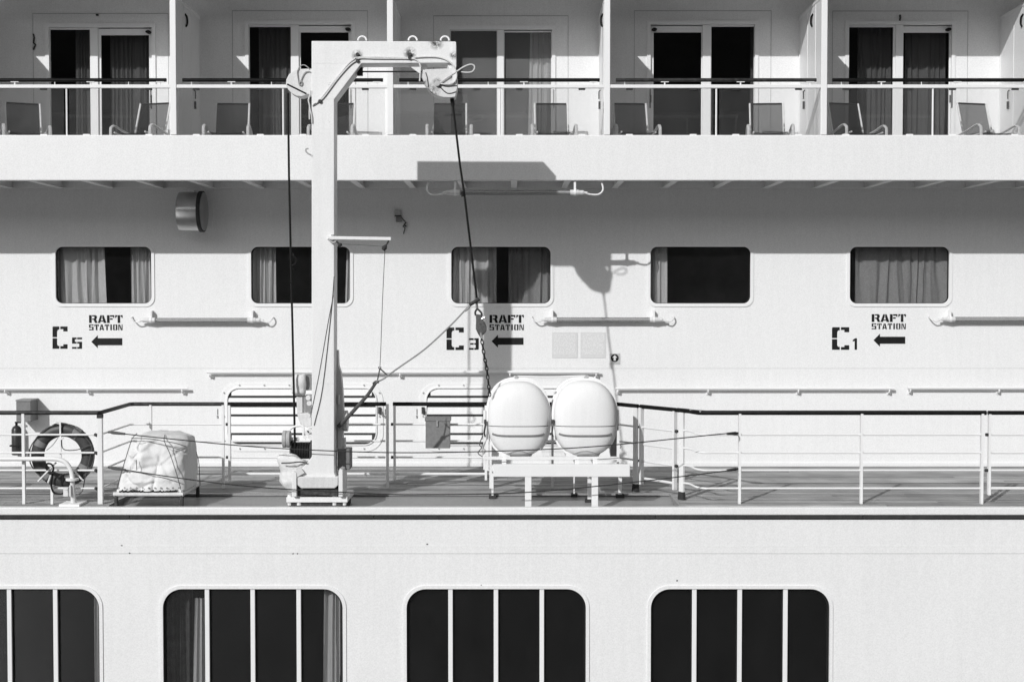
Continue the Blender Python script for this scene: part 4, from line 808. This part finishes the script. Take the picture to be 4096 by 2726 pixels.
m = MB(); m.tube([P(1878, 1219, 0.0), P(1918, 1195, 0.0)], 0.02, 10); m.build('spreader_bar', 'dark_grey', hb)
m = MB(); m.tube([P(1906, 1203, 0.02), P(1908, 1230, 0.02), P(1908, 1240, 0.02)], 0.014, 8); m.build('link', 'box_grey', hb)
m = MB(); m.tube([P(1903, 1262, 0.01), P(1901, 1248, 0.01), P(1909, 1236, 0.01), P(1918, 1242, 0.01), P(1926, 1252, 0.01), P(1927, 1264, 0.01)], 0.011, 8, 4); m.build('shackle', 'dark_grey', hb)
m = MB(); m.pprism([(1903, 1256), (1926, 1258), (1930, 1275), (1940, 1290), (1946, 1305), (1945, 1325), (1934, 1338), (1922, 1350), (1912, 1335), (1903, 1315), (1904, 1285)], -0.02, 0.06); m.build('hook_body', 'dark_steel', hb, bevel=0.01)
m = MB(); m.tube([P(1926, 1276, -0.01), P(1940, 1268, -0.01)], 0.013, 8); m.tube([P(1924, 1330, -0.03), P(1928, 1352, -0.03)], 0.012, 8); m.tube([P(1942, 1272, -0.01), P(1951, 1300, -0.01), P(1944, 1345, -0.01)], 0.003, 5, 4); m.build('trigger', 'bright_steel', hb)
tl = thing('tag_line', tuple(P(1353, 1703, 0.05)), 'slack pale rope running diagonally from the hook block to the davit foot', 'rope')
m = MB(); m.tube([P(1878, 1222, 0.0), P(1862, 1238, 0.0), P(1800, 1303, -0.01), P(1700, 1395, -0.03), P(1600, 1466, -0.05), P(1552, 1500, -0.06), P(1535, 1514, -0.06), P(1505, 1528, -0.06)], 0.009, 6, 4); m.tube([P(1880, 1218, 0.0), P(1876, 1230, 0.0), P(1866, 1240, 0.0), P(1860, 1244, 0.0)], 0.012, 6, 3); m.build('thin_line', 'pale_rope', tl)
m = MB(); m.tube([P(1505, 1528, -0.06), P(1470, 1580, -0.05), P(1400, 1658, 0.0), P(1353, 1705, 0.06)], [0.016, 0.02, 0.022, 0.024], 8); m.build('thick_line', 'rope', tl)
m = MB(); c = P(1503, 1530, -0.06); m.tube([c+Vector((0.03*math.cos(k*0.7), 0.014*math.sin(k*1.1), 0.018*math.sin(k*0.9))) for k in range(12)], 0.01, 6); m.tube([P(1520, 1470, -0.06), P(1510, 1520, -0.06)], 0.008, 6); m.tube([P(1522, 1475, -0.06), P(1550, 1500, -0.06)], 0.008, 6); m.build('knot', 'rope', tl)
hc = thing('hanging_chain', tuple(P(1957, 1560, 0.0)), 'short dark chain dangling from the hook block onto the life raft', 'chain')
cp = [P(1926, 1350, 0.0), P(1932, 1390, 0.0), P(1938, 1430, 0.02), P(1946, 1465, 0.04), P(1950, 1500, 0.06), P(1955, 1545, 0.1), P(1958, 1575, 0.14)]
for k in range(14):
    t = k/13*(len(cp)-1.001); i = int(t); c = cp[i].lerp(cp[i+1], t-i); d = (cp[i+1]-cp[i]).normalized()
    sd = Vector((1, 0, 0)) if k % 2 else Vector((0.35, 0.94, 0)); m = MB(); ln = 0.034
    m.tube([c+d*ln*math.cos(a)+sd*0.015*math.sin(a) for a in [2*math.pi*q/10 for q in range(10)]], 0.0065, 6, 0, True); m.build('chain_link', 'dark_grey', hc)
# little boom with two small blocks
bo = thing('signal_boom', tuple(P(1330, 950, YA)), 'thin white boom on the davit post with two small dark blocks', 'boom')
m = MB(); m.add([P(1310, 944, YA-0.03), P(1312, 957, YA-0.03), P(1564, 961, YA-0.03), P(1564, 948, YA-0.03), P(1310, 944, YA-0.001), P(1312, 957, YA-0.001), P(1564, 961, YA-0.001), P(1564, 948, YA-0.001)], [(0,1,2,3),(7,6,5,4),(0,4,5,1),(1,5,6,2),(2,6,7,3),(3,7,4,0)]); m.build('bar', 'davit_paint', bo, bevel=0.004)
m = MB(); m.tube([P(1331, 938, YA-0.01), P(1331, 960, YA-0.01)], 0.02, 8); m.tube([P(1312, 955, YA-0.03), P(1330, 970, YA-0.03), P(1344, 966, YA-0.03)], 0.011, 6, 3); m.build('pivot', 'plate_grey', bo)
for (a, b, c_) in (((1345, 964), (1354, 974), (1364, 986)), ((1555, 962), (1545, 980), (1532, 1000))):
    m = MB(); m.tube([P(*a, YA-0.02), P(*b, YA-0.02)], 0.009, 6); m.tube([P(*b, YA-0.02), P((b[0]+c_[0])/2, (b[1]+c_[1])/2, YA-0.02), P(*c_, YA-0.02)], [0.012, 0.030, 0.020], 10); m.build('small_block', 'dark_grey', bo)
m = MB(); m.tube([P(1540, 990, YA-0.02), P(1530, 1200, YA), P(1523, 1400, YA+0.02), P(1520, 1462, -0.06)], 0.004, 5); m.tube([P(1362, 976, YA-0.02), P(1450, 980, YA-0.02), P(1540, 986, YA-0.02)], 0.0025, 5); m.build('thin_line', 'rope', bo)
m = MB(); c = P(1519, 1470, -0.06); m.tube([c+Vector((0.014*math.cos(2*math.pi*q/10), 0, 0.014*math.sin(2*math.pi*q/10))) for q in range(10)], 0.005, 6, 0, True); m.build('ring', 'rope', bo)
m = MB(); m.tube([P(1336, 1105, YA-0.008), P(1325, 1240, YA-0.008), P(1290, 1550, YA-0.008), P(1256, 1700, YA-0.008)], 0.004, 5, 4); m.tube([P(1333, 1180, YA-0.006), P(1310, 1300, YA-0.006), P(1275, 1500, YA-0.006), P(1240, 1670, YA-0.006)], 0.003, 5, 4); m.build('running_line', 'rope', bo)

# ------------------------------------------------------------------ life rafts and cradle
def raft(px0, px1, py0, py1, y0, label, seed):
    ym = y0+0.15; x0, z1 = at(px0, py0, ym); x1, z0 = at(px1, py1, ym); cx, cz, a, b = (x0+x1)/2, (z0+z1)/2, (x1-x0)/2, (z1-z0)/2
    o = thing('life_raft', (cx, y0+0.5, z0), label, 'life raft', 'life raft canisters')
    pw_, n = 2.45, 48
    def ring(y, s, e=0.0):
        out = []
        for k in range(n):
            g = 2*math.pi*k/n; c, sn = math.cos(g), math.sin(g); r = (abs(c)**pw_+abs(sn)**pw_)**(-1/pw_)*s
            out.append((cx+(a*r+e)*c, y, cz+(b*r+e)*sn))
        return out
    L_ = 0.19; q = 2.9
    prof = [(0.0, 0.02)]+[(L_*(1-(1-r**q)**(1/q)), r) for r in (0.15, 0.3, 0.45, 0.6, 0.72, 0.82, 0.9, 0.95, 0.985)]+[(L_, 1.0)]
    m = MB(); m.rings([ring(y0+d, s) for d, s in prof]+[ring(y0+L_+0.42, 1.0)]); m.build('front_shell', 'raft_shell', o, ang=60)
    m = MB(); m.rings([ring(y0+L_+0.42, 1.0)]+[ring(y0+2*L_+0.84-d, s) for d, s in reversed(prof)]); m.build('rear_shell', 'raft_shell', o, ang=60)
    for yy in (y0+L_+0.0, y0+L_+0.40):
        m = MB(); m.rings([ring(yy, 1.0, 0.001), ring(yy, 1.0, 0.024), ring(yy+0.035, 1.0, 0.024), ring(yy+0.035, 1.0, 0.001)], cap=False); m.build('strap_band', 'raft_shell', o)
    def front(x, z):
        r = (abs((x-cx)/a)**pw_+abs((z-cz)/b)**pw_)**(1/pw_); r = min(r, 0.999); return y0+L_*(1-(1-r**q)**(1/q))
    for py, rad, w_ in ((1700, 0.004, 0.97), (1738, 0.012, 0.88)):
        z = az(py, ym); half = a*max(0.05, 1-abs((z-cz)/b)**pw_)**(1/pw_)*w_
        pts = [(cx-half+2*half*k/24, 0, z+(0.02*(abs(k-12)/12)**6 if py > 1720 else 0)) for k in range(25)]
        m = MB(); m.tube([(p_[0], front(p_[0], p_[2])-0.001, p_[2]) for p_ in pts], rad, 6); m.build('shell_joint' if py < 1720 else 'groove', 'rusty' if py < 1720 else 'box_grey', o)
    z = az(1798, ym); m = MB(); hh = a*0.42
    m.tube([(cx+(-hh+2*hh*k/12), front(cx-hh+2*hh*k/12, z-0.05+0.05*math.sin(math.pi*k/12))-0.001, z-0.05+0.05*math.sin(math.pi*k/12)) for k in range(13)], 0.006, 6); m.build('moulded_ridge', 'plate_grey', o)
    return o
raft(1950, 2196, 1524, 1824, 0.12, 'white barrel life raft beside the hanging chain', 1)
raft(2215, 2464, 1521, 1824, 0.12, 'white barrel life raft beside the angled railing gate', 2)
cr = thing('raft_cradle', tuple(P(2240, 2010, 0.3)), 'white steel cradle on legs carrying two barrel life rafts', 'cradle')
m = MB(); m.pbox(1973, 2520, 1856, 1906, 0.0, 0.05); m.build('front_beam', 'white_trim', cr, bevel=0.006)
for a, b, Y in ((2100, 2126, -0.004), (2367, 2393, -0.004)):
    x0, x1 = ax(a, Y, 1950), ax(b, Y, 1950); m = MB(); m.box(x0, x1, 0.006, 0.065, -0.10, az(1906, 0.0)+0.0); m.build('leg', 'white_trim', cr, bevel=0.004)
for a, Y, w_ in ((1970, 0.75, 0.012), (2296, 0.85, 0.008), (2360, 0.55, 0.03), (2480, 0.8, 0.02)):
    X = ax(a, Y, 1950); m = MB(); m.box(X-w_, X+w_, Y-0.03, Y+0.03, zfl(Y)-0.01, 0.36); m.build('rear_leg', 'white_trim', cr)
    m = MB(); m.box(X-w_-0.03, X+w_+0.03, Y-0.05, Y+0.05, zfl(Y)-0.01, zfl(Y)+0.035); m.build('foot', 'dark_grey', cr)
m = MB(); m.pbox(1932, 2475, 1826, 1838, 0.10, 0.05); m.build('saddle_beam', 'white_trim', cr, bevel=0.004)
m = MB(); m.pbox(1932, 2475, 1826, 1838, 0.85, 0.05); m.build('saddle_beam', 'white_trim', cr, bevel=0.004)
for px, py in ((2016, 1848), (2308, 1848), (2380, 1848)): m = MB(); m.pbox(px-9, px+9, 1836, 1857, 0.06, 0.8); m.build('spacer', 'white_trim', cr)
for px in (1938, 1950, 2472):
    X = ax(px, 0.3, 1750); m = MB(); m.box(X-0.014, X+0.014, 0.28, 0.33, 0.36, az(1640 if px < 1960 else 1720, 0.3)); m.build('upright', 'white_trim', cr)
for px, s in ((2016, 1), (2150, -1), (2284, 1), (2420, -1)):
    m = MB(); m.pprism([(px-22*s, 1826), (px+26*s, 1826), (px+18*s, 1812), (px-14*s, 1790)], 0.24, 0.55); m.build('saddle', 'white_trim', cr)
m = MB(); m.pbox(2444, 2474, 1640, 1826, 0.62, 0.25); m.build('side_guard', 'grey_paint', cr)
m = MB(); m.tube([P(2060, 1512, 0.36), P(2068, 1505, 0.36), P(2200, 1507, 0.36), P(2340, 1503, 0.36), P(2350, 1512, 0.36)], 0.012, 6, 4); m.build('top_strap', 'white_trim', cr)
for px in (2066, 2345): m = MB(); c = P(px, 1509, 0.36); m.tube([c+Vector((0, -0.03, 0)), c+Vector((0, 0.03, 0))], 0.025, 8); m.build('strap_buckle', 'plate_grey', cr)
for px in (1941, 2212):
    m = MB(); m.tube([P(px, 1682, 0.24), P(px, 1700, 0.22), P(px-4, 1730, 0.22), P(px, 1745, 0.24)], 0.011, 6, 3); m.pbox(px-5, px+5, 1678, 1694, 0.2, 0.04); m.build('release_unit', 'rusty', cr)
m = MB(); m.tube([P(1932, 1740, 0.2), P(1918, 1775, 0.2), P(1926, 1790, 0.2), P(1912, 1810, 0.2), P(1930, 1826, 0.2)], 0.006, 5, 4); m.build('painter_line', 'rope', cr)
m = MB(); m.tube([P(2480, 1775, 0.2), P(2484, 1785, 0.2), P(2480, 1792, 0.2)], 0.005, 5, 4); m.build('hook', 'rope', cr)
m = MB(); m.pbox(1940, 1968, 1863, 1866, 0.55, 0.03); m.pbox(1946, 1970, 1878, 1882, 0.55, 0.03); m.build('step_bracket', 'white_trim', cr)

# grey locker box on the gate
lb = thing('locker_box', tuple(P(1750, 1792, YI-0.14)), 'grey metal locker box with hinged lid and hasp hung on the gate', 'box')
m = MB(); m.pbox(1702, 1800, 1683, 1792, YI-0.16, 0.135); m.build('body', 'box_grey', lb, bevel=0.004)
m = MB(); m.pbox(1699, 1803, 1668, 1684, YI-0.17, 0.147); m.build('lid', 'box_grey', lb, bevel=0.004)
m = MB(); m.pbox(1745, 1752, 1682, 1705, YI-0.178, 0.02); m.build('hasp', 'bright_steel', lb)

# ------------------------------------------------------------------ lifebuoy
cb = P(252, 1819, 0.17); bu = thing('lifebuoy', tuple(cb-Vector((0, 0, 0.36))), 'dark ring lifebuoy with pale bands hung inside the railing', 'lifebuoy')
def torus_seg(a0, a1, Rm, r1, r2, nseg, closed=False):
    RR = []
    for i in range(nseg+(0 if closed else 1)):
        a = a0+(a1-a0)*i/nseg; RR.append([(cb.x+(Rm+r1*math.cos(g))*math.cos(a), cb.y+r2*math.sin(g), cb.z+(Rm+r1*math.cos(g))*math.sin(a)) for g in [2*math.pi*k/16 for k in range(16)]])
    if closed: RR.append(RR[0])
    return RR
m = MB(); m.rings(torus_seg(0, 2*math.pi, 0.288, 0.076, 0.055, 56, True), cap=False); m.build('ring', 'buoy_shell', bu)
for a in (58, 152, 236, 330): m = MB(); m.rings(torus_seg(R(a-7), R(a+7), 0.288, 0.079, 0.058, 6)); m.build('band', 'buoy_band', bu)
gl = [(0.365 if k % 6 else 0.372)*1.0 for k in range(48)]
m = MB(); m.tube([(cb.x+(0.36+0.012*math.cos(4*2*math.pi*k/48))*math.cos(2*math.pi*k/48), cb.y-0.05, cb.z+(0.352+0.02*math.cos(4*2*math.pi*k/48))*math.sin(2*math.pi*k/48)) for k in range(48)], 0.007, 6, 0, True); m.build('grab_line', 'rope', bu)
m = MB(); m.tube([P(246, 1748, 0.1), P(250, 1790, 0.1), P(275, 1800, 0.1), P(320, 1795, 0.09), P(355, 1780, 0.09), P(366, 1790, 0.09), P(360, 1830, 0.09), P(340, 1910, 0.09), P(330, 1960, 0.06), P(315, 1975, 0.06)], 0.006, 5, 5); m.build('loose_line', 'rope', bu)
m = MB(); m.tube([P(232, 1750, 0.12), P(210, 1780, 0.12), P(186, 1800, 0.12)], 0.005, 5, 3); m.build('lanyard', 'pale_rope', bu)
m = MB(); X = ax(242, 0.09, 1800); m.box(X-0.008, X+0.008, 0.083, 0.10, az(1835, 0.09), az(1688, 0.09)); m.tube([P(243, 1742, 0.08), P(246, 1756, 0.06), P(253, 1750, 0.06)], 0.009, 6, 3); m.tube([P(205, 1700, 0.11), P(222, 1690, 0.09), P(238, 1694, 0.11)], 0.012, 6, 3); m.build('hanger', 'white_trim', bu)
# bent vent pipe and hose
vp = thing('vent_pipe', tuple(P(292, 2003, 0.0)), 'white bent pipe with flange and valve at the deck edge below the lifebuoy', 'pipe')
Y = -0.02; zb_ = -0.012
m = MB(); m.tube([P(-500, 1834, Y), P(40, 1834, Y), P(190, 1834, Y), P(232, 1836, Y), P(262, 1848, Y), P(280, 1872, Y), P(288, 1900, Y), P(289, 1930, Y)], 0.0255, 12, 4); m.build('bend', 'white_trim', vp)
c = P(289, 1916, Y); m = MB(); m.tube([c+Vector((0, 0, -0.012)), c+Vector((0, 0, 0.012))], 0.072, 16); m.build('flange', 'white_trim', vp)
c2 = P(292, 1960, Y); m = MB(); m.tube([(c.x, Y, c.z), (c.x, Y+0.03, 0.06), (c.x, Y+0.05, 0.0)], [0.026, 0.03, 0.04], 12); m.build('riser', 'machinery_paint', vp)
m = MB(); m.pbox(252, 272, 1948, 1985, Y-0.01, 0.06); m.pbox(276, 284, 1940, 1985, Y-0.04, 0.04); m.build('valve_body', 'machinery_paint', vp, bevel=0.006)
m = MB(); m.box(c.x-0.12, c.x+0.11, YH+0.02, 0.16, -0.006, 0.022); m.build('base_plate', 'white_trim', vp, bevel=0.004)
X = ax(210, 0.05, 1950); m = MB(); m.box(X-0.014, X+0.014, 0.02, 0.05, -0.02, 0.22); m.build('support_post', 'white_trim', vp)
for (a, b) in (((225, 1848), (152, 1924)), ((296, 1880), (333, 1922)), ((210, 1880), (192, 1930))):
    m = MB(); m.tube([P(*a, 0.05), P(*b, 0.05)], 0.010, 6); m.build('brace', 'white_trim', vp)
ho = MB(); ho.tube([P(190, 1880, 0.0), P(182, 1866, 0.0), P(190, 1853, 0.0), P(206, 1856, 0.0), P(214, 1872, 0.0), P(208, 1888, 0.0), P(196, 1890, 0.0), P(204, 1895, -0.02), P(214, 1890, -0.02), P(222, 1900, -0.02), P(236, 1910, -0.02), P(250, 1900, -0.02), P(254, 1915, -0.02), P(248, 1935, -0.02)], 0.011, 6, 5)
ho.tube([P(211, 1880, -0.01), P(208, 1910, -0.01), P(205, 1935, -0.01), P(208, 1955, -0.01), P(218, 1970, -0.01), P(242, 1974, -0.01), P(256, 1970, 0.0)], 0.011, 6, 5); tag(ho.build('rubber_hose', 'black'), 'black rubber hose looped around the bent white pipe', 'hose')

# ------------------------------------------------------------------ canvas-covered crate on its table
tb = thing('pipe_stand', tuple(P(600, 2005, 0.4)), 'low rusty pipe stand under the canvas-covered crate', 'stand')
X0, X1, Y0, Y1, zt_ = ax(465, 0.0, 1975), ax(727, 0.0, 1975), 0.0, 0.82, az(1975, 0.0)
for a, b in (((X0-0.03, Y0, zt_), (X1+0.02, Y0, zt_)), ((X0, Y1, zt_), (X1+0.02, Y1, zt_)), ((X0, Y0, zt_), (X0, Y1, zt_)), ((X1, Y0, zt_), (X1, Y1, zt_))):
    m = MB(); m.tube([a, b], 0.026, 10); m.build('rail', 'machinery_paint', tb)
for X in (X0, X1):
    for Y in (Y0, Y1): m = MB(); m.tube([(X, Y, zfl(Y)-0.005), (X, Y, zt_)], 0.022, 8); m.build('leg', 'rusty', tb)
m = MB(); m.box(X0, X1, Y0+0.02, Y1-0.02, zt_+0.02, zt_+0.05); m.build('shelf', 'white_trim', tb)
m = MB()
for k in range(34):
    x = X0+0.05+(X1-X0-0.1)*k/33; m.tube([(x-0.012, Y0-0.022, zt_+0.03), (x+0.012, Y0-0.024, zt_+0.03+0.02*rv.random())], 0.008, 5)
m.build('lashing', 'black', tb)
ct = thing('covered_crate', (X0+0.35, 0.4, zt_+0.05), 'crate wrapped in creased white canvas and tied with cord', 'crate')
RR = []; nn = 150; z0c, z1c = zt_+0.045, az(1736, 0.42); frd = random.Random(21); folds = []
for k in range(52):
    fp = Vector((frd.uniform(X0, X1), frd.choice((Y0, Y0, frd.uniform(Y0, Y1), Y1)), frd.uniform(z0c, z1c)))
    fn = Vector((frd.uniform(-1, 1), frd.uniform(-0.6, 0.6), frd.uniform(-0.75, 0.75))).normalized(); folds.append((fp, fn, frd.uniform(0.010, 0.028), frd.uniform(-0.034, 0.038), frd.uniform(0.12, 0.35)))
for j in range(53):
    t = min(1.0, j/44); sh = 1.0 if j <= 44 else 1-(j-44)/8.0*0.985
    hx, hy = (X1-X0)/2*(1-0.20*t)+0.035, (Y1-Y0)/2*(1.06-0.14*t**1.6); cx_, cy_ = (X0+X1)/2+0.065*t+0.005, (Y0+Y1)/2+0.03*t
    rd_ = sh*(1.0 if t < 0.86 else 1-0.10*((t-0.86)/0.14)**2); ring = []
    for k in range(nn):
        a = 2*math.pi*k/nn; c, sn = math.cos(a), math.sin(a); pp = 4.6; r = (abs(c)**pp+abs(sn)**pp)**(-1/pp)*rd_
        q = Vector((cx_+hx*c*r, cy_+hy*sn*r, z0c+(z1c-z0c)*t+(0.03*(1-sh) if sh < 1 else 0)-0.035*max(0, r)**6*t))
        q.z += 0.02*noise.noise(Vector((q.x*6, q.y*6, 1.7)))*(1 if j > 38 else 0)
        if j == 0: q.z -= 0.012*abs(math.sin(k*0.55))+0.012*noise.noise(Vector((k*0.2, 0, 0)))
        nv = noise.noise(Vector((q.x*4.2, q.y*4.2, q.z*3.2)))*0.030+noise.noise(Vector((q.x*10+5, q.y*10, q.z*5)))*0.014
        for fp, fn, wdt, dp, rg_ in folds:
            d_ = q-fp; e_ = d_.dot(fn)
            if abs(e_) < wdt*3: nv += dp*math.exp(-(e_/wdt)**2)*math.exp(-((d_-fn*e_).length/rg_)**2)
        ring.append(q+Vector((c, sn, 0.35 if t > 0.9 else 0.0))*nv*(sh if sh < 0.5 else 1))
    RR.append(ring)
MB().rings(RR).build('canvas_wrap', 'canvas', ct, ang=75)
for pl in ([(468, 1950, -0.05), (485, 1890, -0.05), (505, 1825, -0.04), (528, 1755, -0.01), (548, 1732, 0.15)], [(727, 1968, -0.03), (705, 1890, -0.04), (680, 1815, -0.03), (657, 1762, 0.0), (660, 1738, 0.2)], [(525, 1752, -0.03), (600, 1754, -0.03), (655, 1763, -0.02), (705, 1772, 0.0), (745, 1785, 0.06)], [(800, 1940, 0.72), (792, 1830, 0.62), (752, 1740, 0.5)], [(545, 1838, -0.055), (547, 1880, -0.06)]):
    m = MB(); m.tube([P(*q) for q in pl], 0.0045, 5, 4); m.build('cord', 'rope', ct)
for k in range(11):
    x = X0+0.04+(X1-X0-0.06)*k/10; m = MB(); m.tube([(x+0.008*math.cos(q*0.785), Y0-0.045, z0c+0.03+0.008*math.sin(q*0.785)) for q in range(8)], 0.003, 5, 0, True); m.build('eyelet', 'rusty', ct)
